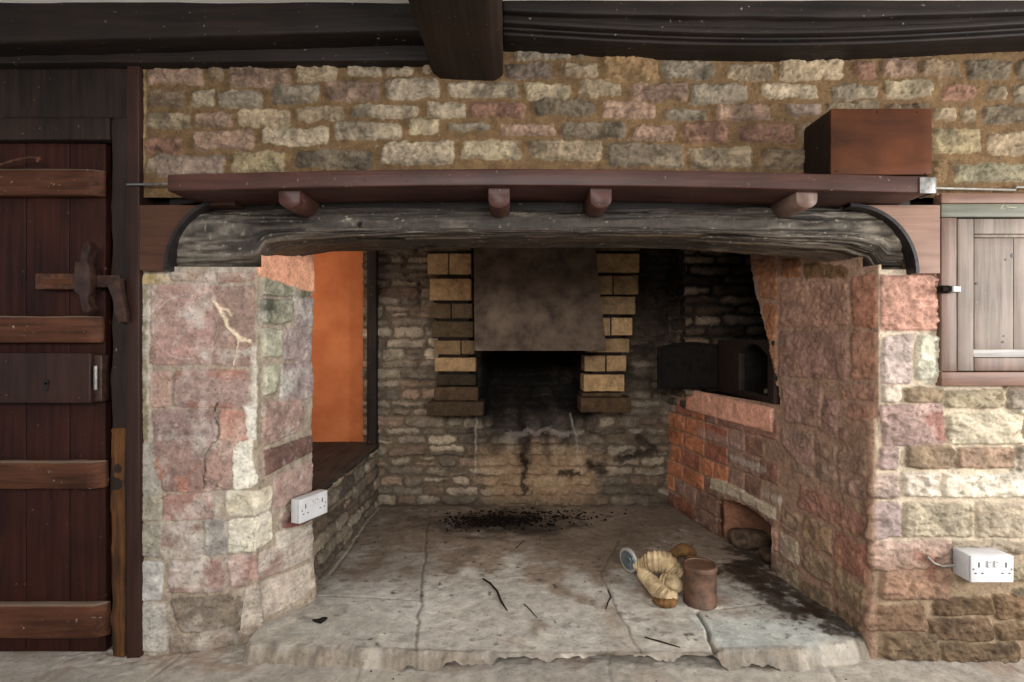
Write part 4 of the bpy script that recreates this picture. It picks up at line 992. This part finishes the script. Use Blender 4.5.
m = MB(); m.box((x1, -.022, .0), (fx(139.5, -.02), .08, fz(68, 0)), .003, .03, .0015, 6, 8); m.build('casing', M['casing'], jp)
m = MB(); m.box((x1+.002, -.026, fz(68, 0)-.002), (fx(141, 0), .03, fz(60, 0)+.01), .003, .03); m.build('casing_head', M['post'], jp)
m = MB(); m.box((LX-.6, -.012, 0), (LX-.01, .10, fz(141, 0)-.001), .008, .05, .004, 7, 9); m.box((-3.2, .0, 0), (LX-.602, .1, CEIL), .004, .1)
m.build('wall_far_left', M['post'], kind='structure')
dz0_, dz1_ = .006, fz(141, 0)-.004
door = thing('door_1', 'dark maroon plank door with wooden battens, left edge of the picture', 'door', (LX, DYF, 0), kind='structure')
pxs = [-190, -130, -84, -40, 23, 67, 103.5]
for a, b in zip(pxs[:-1], pxs[1:]):
    m = MB(); m.box((fx(a, 0)+.0012, DYF, dz0_), (fx(b, 0)-.0012, DYF+.03, dz1_), .003, .03, .0015, 9, int(a) % 50); m.build('board', M['door'], door)
def batten(y0p, y1p, px1, dust=True, bevel=10):
    m = MB(); z0b, z1b = fz(y1p, -.03), fz(y0p, -.03); xr_ = fx(px1, -.03)
    def wp(P):
        P = P.copy(); f = np.clip((P[:, 0]-(xr_-.035))/.035, 0, 1); P[:, 1] = np.where(P[:, 1] < DYF-.012, P[:, 1]+f*.022*(P[:, 1] < DYF-.012), P[:, 1]); return P
    m.box((LX+.02, DYF-.036, z0b), (xr_, DYF-.0004, z1b), .008, .018, .0025, 14, int(y0p), warp=wp); return m.build('batten', M['batten'], door)
batten(168, 195, 99); batten(316, 343, 97); batten(462, 490, 101); batten(606, 640, 103)
m = MB(); lx1 = fx(90, -.04); m.box((LX+.3, DYF-.05, fz(403, -.04)), (lx1, DYF-.0004, fz(353, -.04)), .003, .03, .0008, 8, 4)
lk = m.build('lock_case', M['casing'], door)
kx_, kz_ = fx(47, -.04), fz(382, -.04)
m = MB(); m.tube([(kx_, DYF-.0550, kz_), (kx_, DYF-.045, kz_)], .0085, 12); m.box((kx_-.0045, DYF-.0550, kz_-.028), (kx_+.0045, DYF-.046, kz_), .001, .01); m.build('keyhole', M['socketdark'], lk)
for (px, py) in ((7, 361), (7, 395), (81, 357), (80, 398)):
    m = MB(); x, z = fx(px, -.04), fz(py, -.04); m.tube([(x, DYF-.054, z), (x, DYF-.046, z)], .0032, 8); m.build('lock_screw', M['rust'], lk)
m = MB(); m.box((lx1+.001, DYF-.038, fz(402, -.04)), (fx(101, -.03), DYF-.0004, fz(355, -.04)), .003, .02); m.build('lock_keep', M['latch'], door)
m = MB(); m.tube([(lx1+.014, DYF-.044, fz(390, -.04)), (lx1+.014, DYF-.044, fz(366, -.04))], .006, 10); m.build('lock_bolt', M['steel'], door)
# wooden and iron thumb latch: bar, shaped keeper, hooked catch on the post
la = thing('door_latch', 'brown latch bar with shaped keeper and hooked catch on the plank door', 'latch', (fx(82, -.03), -.03, fz(280, -.03)))
yk = -.04
m = MB(); m.box((fx(33, yk), -.034, fz(289, yk)), (fx(76, yk), -.0, fz(273, yk)), .004, .01, .001, 20); m.build('latch_bar', M['rust'], la)
m = MB(); m.box((fx(39, yk), -.037, fz(284, yk)), (fx(72, yk), -.033, fz(278, yk)), .0018, .01); m.build('bar_groove', M['batten'], la)
kp = [(76, 268), (77, 262), (82, 262), (83, 252), (86, 244), (90, 242), (92, 247), (90, 256), (89, 262), (91, 268), (91, 294), (89, 297), (90, 303), (93, 309), (90, 313), (85, 312), (83, 306), (81, 295), (76, 292)]
m = MB(); m.prism([(fx(a, -.06), fz(b, -.06)) for a, b in kp][::-1], -.068, -.036, 'y', bev=.002); m.box((fx(78, -.04), -.040, fz(291, -.04)), (fx(90, -.04), .009, fz(266, -.04)), .002, .02)
m.build('keeper', M['latch'], la)
m = MB(); m.box((fx(92, yk), -.034, fz(287, yk)), (fx(118, yk), -.026, fz(275, yk)), .002, .01, .001, 20); m.build('catch_bar', M['latch'], la)
hk = [(109, 278), (121, 278), (122, 290), (124, 300), (127, 314), (126, 322), (120, 322), (116, 314), (114, 300), (110, 288)]
m = MB(); m.prism([(fx(a, -.05), fz(b, -.05)) for a, b in hk][::-1], -.058, -.0345, 'y', bev=.002); m.build('hook', M['latch'], la)
m = MB(); pts = [(fx(px, -.04), -.035-.004*k, fz(py, -.04)) for k, (px, py) in enumerate([(-14, 166), (2, 164), (14, 161), (24, 159.5), (34, 158.5), (43, 160), (42, 164)])]
m.tube(pts, [.004]*5+[.006, .004], 8)
tag(m.build('iron_hook', M['rust']), 'thin rusty iron hook lying along the top batten of the plank door', 'hook')

# ================================================================== CUPBOARD on the right
cb = thing('wall_cupboard', 'grey-brown panelled wooden cupboard set in the stone wall on the right', 'cupboard', (fx(990, 0), -.02, fz(386, 0)))
Yc = -.022; far_px = 1180
def cbox(px0, py0, px1, py1, yf, yb_, mat, name, parent, bev=.003, seed=1):
    m = MB(); m.box((fx(px0, yf), yf, fz(py1, yf)), (fx(px1, yf), yb_, fz(py0, yf)), bev, .03, .0008, 10, seed); return m.build(name, mat, parent)
cbox(941.5, 193, far_px, 203, -.028, .01, M['cuph'], 'top_rail', cb, seed=2)
cbox(941.5, 203.6, far_px, 217, Yc, .01, M['cupg'], 'frame_rail', cb, seed=3)
cbox(941.5, 217.6, 957, 371.5, Yc, .01, M['cupf'], 'frame_stile', cb, seed=4)
cbox(941.5, 372, far_px, 386, Yc-.004, .01, M['cuph'], 'bottom_rail', cb, seed=5)
yd = Yc+.003
dr = cbox(957.8, 218.6, 974, 371, yd, .008, M['cup'], 'door_stile', cb, seed=6)
cbox(974.3, 218.6, far_px-20, 234, yd, .008, M['cup'], 'door_rail', cb, seed=7)
cbox(974.3, 357.5, far_px-20, 371, yd, .008, M['cupf'], 'door_rail', cb, seed=8)
cbox(974.3, 234.2, far_px-20, 237.5, yd+.004, .008, M['cup'], 'panel_moulding', cb, seed=8)
cbox(974.3, 238, 1013.3, 349.5, yd+.010, -.001, M['cup'], 'door_panel', cb, .0015, seed=9)
cbox(1085.6, 238, far_px-20, 349.5, yd+.010, -.001, M['cup'], 'door_panel', cb, .0015, seed=11)
cbox(1013.9, 238, 1085, 349.5, yd+.010, -.001, M['cup'], 'door_panel', cb, .0015, seed=10)
m = MB(); x0, x1 = fx(974.3, yd), fx(far_px-20, yd)
m.add([(x0, yd, fz(357, yd)), (x1, yd, fz(357, yd)), (x1, yd+.013, fz(349, yd)), (x0, yd+.013, fz(349, yd)), (x0, .015, fz(357, yd)), (x1, .015, fz(357, yd)), (x1, .015, fz(349, yd)), (x0, .015, fz(349, yd))],
      [(0, 1, 2, 3), (7, 6, 5, 4), (0, 4, 5, 1), (1, 5, 6, 2), (2, 6, 7, 3), (3, 7, 4, 0)], flat=True); m.build('sloping_sill', M['cupw'], cb)
m = MB(); m.box((fx(957.0, Yc), -.0005, fz(371.8, Yc)), (fx(far_px, Yc), .02, fz(217.2, Yc)), .001, .2); m.build('back_board', M['socketdark'], cb)
m = MB(); m.box((fx(942, -.04), Yc-.006, fz(293, -.04)), (fx(953, -.04), Yc, fz(285, -.04)), .001, .01); m.tube([(fx(943, -.04), Yc-.012, fz(289, -.04)), (fx(953, -.04), Yc-.016, fz(289, -.04))], .010, 12)
m.build('latch_barrel', M['iron'], cb)
m = MB(); m.box((fx(952, -.05), Yc-.030, fz(292.5, -.05)), (fx(961, -.05), Yc-.0065, fz(285.5, -.05)), .003, .004); m.build('latch_knob', M['steel'], cb)
for (px, py, r) in ((1010, 256, .007), (1003, 260, .004), (1000, 342, .005), (1001, 336, .0035), (972, 284, .004)):
    m = MB(); x, z = fx(px, 0), fz(py, 0); yy = yd+.0094 if px > 974 else yd-.0006
    m.tube([(x, yy, z), (x, yy+.003, z)], r, 9); m.build('knot', M['socketdark'], cb)
# mark the knots as thin discs flush with the boards

# ================================================================== SOCKETS
def socket(label, loc, rz, w=.146, h=.086, d=.040):
    t = thing('power_socket', label, 'socket', loc); t.rotation_euler = (0, 0, rz)
    def bb(name, lo, hi, mat, bev=.002, cell=.02):
        m = MB(); m.box(lo, hi, bev, cell); me_o = m.build(name, mat); me_o.parent = t; return me_o
    e = d-.040
    bb('back_box', (-w/2, -.030, 0), (w/2, e, h), M['white'], .003); bb('face_plate', (-w/2, -.030-.010, 0), (w/2, -.0305, h), M['white'], .003)
    for s in (-1, 1):
        o = bb('socket_holes', (s*.043-.002, -.0408, .056), (s*.043+.002, -.039, .064), M['socketdark'], .0003)
        m = MB(); m.box((s*.043-.002, -.0408, .048), (s*.043+.002, -.039, .056), .0003)
        for q in (-1, 1): m.box((s*.043+q*.011-.0035, -.0408, .028), (s*.043+q*.011+.0035, -.039, .0315), .0003)
        bb('rocker_switch', (s*.011-.007, -.0445, .050), (s*.011+.007, -.0405, .070), M['white'], .0015, .01)
        oo = m.build('socket_holes', M['socketdark']); oo.parent = t
        bb('switch_mark', (s*.011-.004, -.0450, .0655), (s*.011+.004, -.0443, .0675), M['red'], .0002)
        m = MB(); m.tube([(s*.0605, -.0408, h/2), (s*.0605, -.039, h/2)], .003, 10); oo = m.build('plate_screw', M['steel']); oo.parent = t
    return t
s1 = socket('white double power socket on the inner side of the left stone pier', (-.765, .160, fz(525, .14)), math.radians(68))
s1.location = (-.766, .208, fz(520, .20)+.009)
s2 = socket('white double power socket at the foot of the wall under the cupboard', (1.527, -.045, .279), 0, w=.137, h=.085, d=.074)
m = MB(); m.box((fx(960, -.01), -.013, fz(580, 0)), (fx(975, -.01), .0, fz(556, 0)), .002); 
m = MB(); pts = [(fx(px, -.02), -.026-.004*math.sin(i), fz(py, -.02)) for i, (px, py) in enumerate([(926, 556), (932, 562), (940, 565), (950, 564.5), (962, 563)])]
m.tube(pts, .0035, 8); tag(m.build('cable', M['cable']), 'short pale cable entering the left of the wall socket under the cupboard', 'cable')

# ================================================================== TIN, CLOTH HOSE, TWIGS AND SOOT
cx_, cy_ = ground(700, 603, HZ); R = .061; H = .150
t = thing('rusty_tin', 'rusty brown cylindrical tin with lid standing on the hearth', 'tin', (cx_, cy_, HZ))
def lathe(m, cx0, cy0, z0, prof, n=40):
    V = []; Fc = []
    for (r, z) in prof:
        for k in range(n): a = 2*math.pi*k/n; V.append((cx0+r*math.cos(a), cy0+r*math.sin(a), z0+z))
    for i in range(len(prof)-1):
        for k in range(n): k2 = (k+1) % n; Fc.append((i*n+k, i*n+k2, (i+1)*n+k2, (i+1)*n+k))
    Fc.append(tuple(range(n))[::-1]); Fc.append(tuple((len(prof)-1)*n+k for k in range(n))); m.add(V, Fc); return m
m = MB(); lathe(m, cx_, cy_, HZ, [(R-.002, 0), (R+.001, .001), (R+.001, .005), (R-.001, .007), (R-.001, H-.02)]); m.build('body', M['tin'], t)
m = MB(); lathe(m, cx_, cy_, HZ, [(R+.001, H-.0195), (R+.003, H-.018), (R+.003, H-.002), (R+.001, H), (R-.006, H), (R-.008, H-.004), (.003, H-.004)]); m.build('lid', M['tin'], t)

# crumpled ribbed cloth hose with a round metal end
hx0, hy0 = ground(640, 578, HZ)
t = thing('ribbed_hose', 'crumpled tan ribbed cloth hose ending in a round metal ring cap, behind the tin', 'hose', (hx0+.08, hy0, HZ))
yh = hy0+.03
def hp(px, py, dy): return (fx(px, yh+dy), yh+dy, fz(py, yh+dy))
def hose(pts, rads, name, ribs=1.0, squash=.75, seed=0, step=.0035):
    # dense spline through the points with ribs round it
    P_ = [Vector(p) for p in pts]; out = []; rr_ = []
    for i in range(len(P_)-1):
        p0 = P_[max(i-1, 0)]; p1 = P_[i]; p2 = P_[i+1]; p3 = P_[min(i+2, len(P_)-1)]; n_ = max(3, int((p2-p1).length/step))
        for k in range(n_):
            s = k/n_; out.append(.5*((2*p1)+(-p0+p2)*s+(2*p0-5*p1+4*p2-p3)*s*s+(-p0+3*p1-3*p2+p3)*s**3)); rr_.append(rads[i]*(1-s)+rads[i+1]*s)
    out.append(P_[-1]); rr_.append(rads[-1]); m = MB(); n = 28
    L = 0; V = []; Fc = []; u = None
    for i, p in enumerate(out):
        tt = (out[min(i+1, len(out)-1)]-out[max(i-1, 0)]).normalized()
        if u is None: u = tt.cross(Vector((0, 0, 1))).normalized()
        u = (u-tt*u.dot(tt)).normalized(); v = tt.cross(u)
        if i: L += (out[i]-out[i-1]).length
        rib = .0036*ribs*math.sin(L/.0135*2*math.pi)
        for k in range(n):
            a = 2*math.pi*k/n; f = float(fbm(np.array(math.cos(a)*1.5+L*18+seed), np.array(math.sin(a)*1.5+L*11), 7, 3))
            r = rr_[i]*(1+.22*f)+rib
            q_ = p+(u*math.cos(a)+v*math.sin(a))*r; q_.z = max(q_.z, HZ+.002); V.append(q_)
    for i in range(len(out)-1):
        for k in range(n): k2 = (k+1) % n; Fc.append((i*n+k, i*n+k2, (i+1)*n+k2, (i+1)*n+k))
    Fc.append(tuple(range(n))[::-1]); Fc.append(tuple((len(out)-1)*n+k for k in range(n))); m.add(V, Fc)
    return m.build(name, M['cloth'], t)
def gp(px, py, up_): x, y = ground(px, py, HZ); return (x, y, HZ+up_)
hose([gp(636, 577, .05), gp(645, 580, .065), gp(655, 583, .085), gp(666, 584, .082), gp(673, 585, .055), gp(679, 586, .035)], [.022, .030, .044, .046, .040, .026], 'upper_sleeve', seed=1)
hose([gp(642, 583, .045), gp(650, 590, .035), gp(659, 598, .028), gp(668, 604, .024), gp(674, 601, .022)], [.022, .028, .029, .025, .014], 'lower_sleeve', seed=2)
hose([gp(662, 592, .045), gp(672, 595, .045), gp(675, 594, .035)], [.026, .034, .028], 'middle_fold', seed=3)
M['cloth2'] = plain_mat('rust_stained_cloth', (84, 60, 38), (128, 94, 60), 26, .95, 0, .7, .1)
cl2 = hose([hp(672, 556, .05), hp(682, 550, .06), hp(691, 553, .06), hp(688, 566, .05)], [.018, .026, .022, .02], 'frayed_end', .3, seed=4); cl2.data.materials.clear(); cl2.data.materials.append(M['cloth2'])
cl2 = hose([gp(654, 602, .01), gp(662, 607, .014), gp(671, 607, .016), gp(675, 601, .012)], [.008, .016, .018, .01], 'frayed_end', .3, seed=6); cl2.data.materials.clear(); cl2.data.materials.append(M['cloth2'])
c0_ = Vector(hp(628.5, 560, 0)); ax_ = Vector((-.84, -.52, -.10)).normalized()
m = MB(); m.tube([c0_-ax_*.012, c0_-ax_*.010, c0_, c0_+ax_*.004, c0_+ax_*.004], [.040, .049, .052, .050, .040], 36); m.build('ring_cap', M['rim'], t)
m = MB(); m.tube([c0_+ax_*.0045, c0_+ax_*.0065], [.041, .040], 36); m.tube([c0_+ax_*.0066, c0_+ax_*.009], [.024, .022], 30); m.build('cap_disc', M['glass'], t)

def hz_at(x, y):
    return float(hearth_h(np.array([x]), np.array([y]))[0])
def twig(pxs_, r, label, group=None):
    pts = []
    for (px, py) in pxs_:
        x, y = ground(px, py, HZ); pts.append((x, y, hz_at(x, y)+r*.9))
    m = MB(); m.tube(pts, [r*.8]+[r]*(len(pts)-2)+[r*.5], 7); o = m.build('twig', M['twig']); tag(o, label, 'twig', 'twigs on the hearth'); return o
twig([(483, 579), (490, 584), (497, 592), (501, 602), (507, 611)], .0045, 'curved dark twig lying alone in the middle of the hearth')
twig([(524, 604), (530, 610), (537, 618)], .0022, 'short thin twig just right of the curved twig')
twig([(608, 590), (611, 597), (608, 603), (606, 610)], .0030, 'wavy dark twig in front of the hose')
twig([(645, 638), (662, 643), (680, 648)], .0030, 'straight twig near the front edge of the hearth')
twig([(516, 548), (524, 541)], .0026, 'tiny twig just in front of the soot heap')
rl = random.Random(3); lx, ly = ground(319, 623, HZ)
m = MB(); V = [(lx+.022*math.cos(a)*(1+.4*math.sin(3*a)), ly+.020*math.sin(a)*(1+.3*math.cos(2*a)), hz_at(lx, ly)+.008+.004*math.sin(2*a)) for a in np.linspace(0, 2*math.pi, 14, endpoint=False)]
V += [(p[0], p[1], p[2]-.004) for p in V]; n = 14; Fc = [tuple(range(n)), tuple(range(n, 2*n))[::-1]]+[(i, n+i, n+(i+1) % n, (i+1) % n) for i in range(n)]; m.add(V, Fc)
tag(m.build('dry_leaf', M['leaf']), 'dark curled leaf at the left front of the hearth', 'leaf')
# soot heap: uncountable crumbs
m = MB(); r_ = random.Random(9)
def crumb(m, x, y, z, s):
    V = [(x+s*r_.uniform(.5, 1.2)*dx, y+s*r_.uniform(.5, 1.2)*dy, z+s*r_.uniform(.3, .9)*dz) for dx, dy, dz in ((1, 0, 0), (0, 1, 0), (-1, 0, 0), (0, -1, 0), (0, 0, 1), (0, 0, -.5))]
    m.add(V, [(0, 1, 4), (1, 2, 4), (2, 3, 4), (3, 0, 4), (1, 0, 5), (2, 1, 5), (3, 2, 5), (0, 3, 5)])
for i in range(900):
    px = r_.gauss(490, 26) if i < 620 else r_.gauss(545, 34); py = r_.gauss(522, 4.2) if i < 620 else r_.gauss(517, 4)
    if px < 440: continue
    x, y = ground(px, max(508, py), HZ)
    if y > 1.47: continue
    crumb(m, x, y, hz_at(x, y)+.002+.012*math.exp(-((px-485)/28)**2), r_.uniform(.003, .012))
tag(m.build('soot_heap', M['soot']), 'heap of black soot crumbs on the hearth below the fire opening', 'soot', kind='stuff')
m = MB()
for i in range(520):
    x, y = r_.uniform(-.75, 1.0), r_.uniform(.0, 1.35)
    if i > 330: x, y = ground(r_.gauss(790, 34), r_.gauss(598, 14), HZ)
    if i > 470: x, y = r_.uniform(-.9, 1.2), r_.uniform(-.35, -.08)
    if abs(x) > 1.15 or (y > 0 and x > inner_x(y)-.03): continue
    if (abs(x-.02) < .42 and y > 1.0) or (.38 < x < .85 and .1 < y < .8): continue
    z = hz_at(x, y) if y > -.03 else 0.002
    crumb(m, x, y, z+.001, r_.choice([.0015, .002, .003, .004]))
tag(m.build('hearth_debris', M['leaf']), 'scattered dark crumbs and flakes of debris over the hearth and floor', 'debris', kind='stuff')
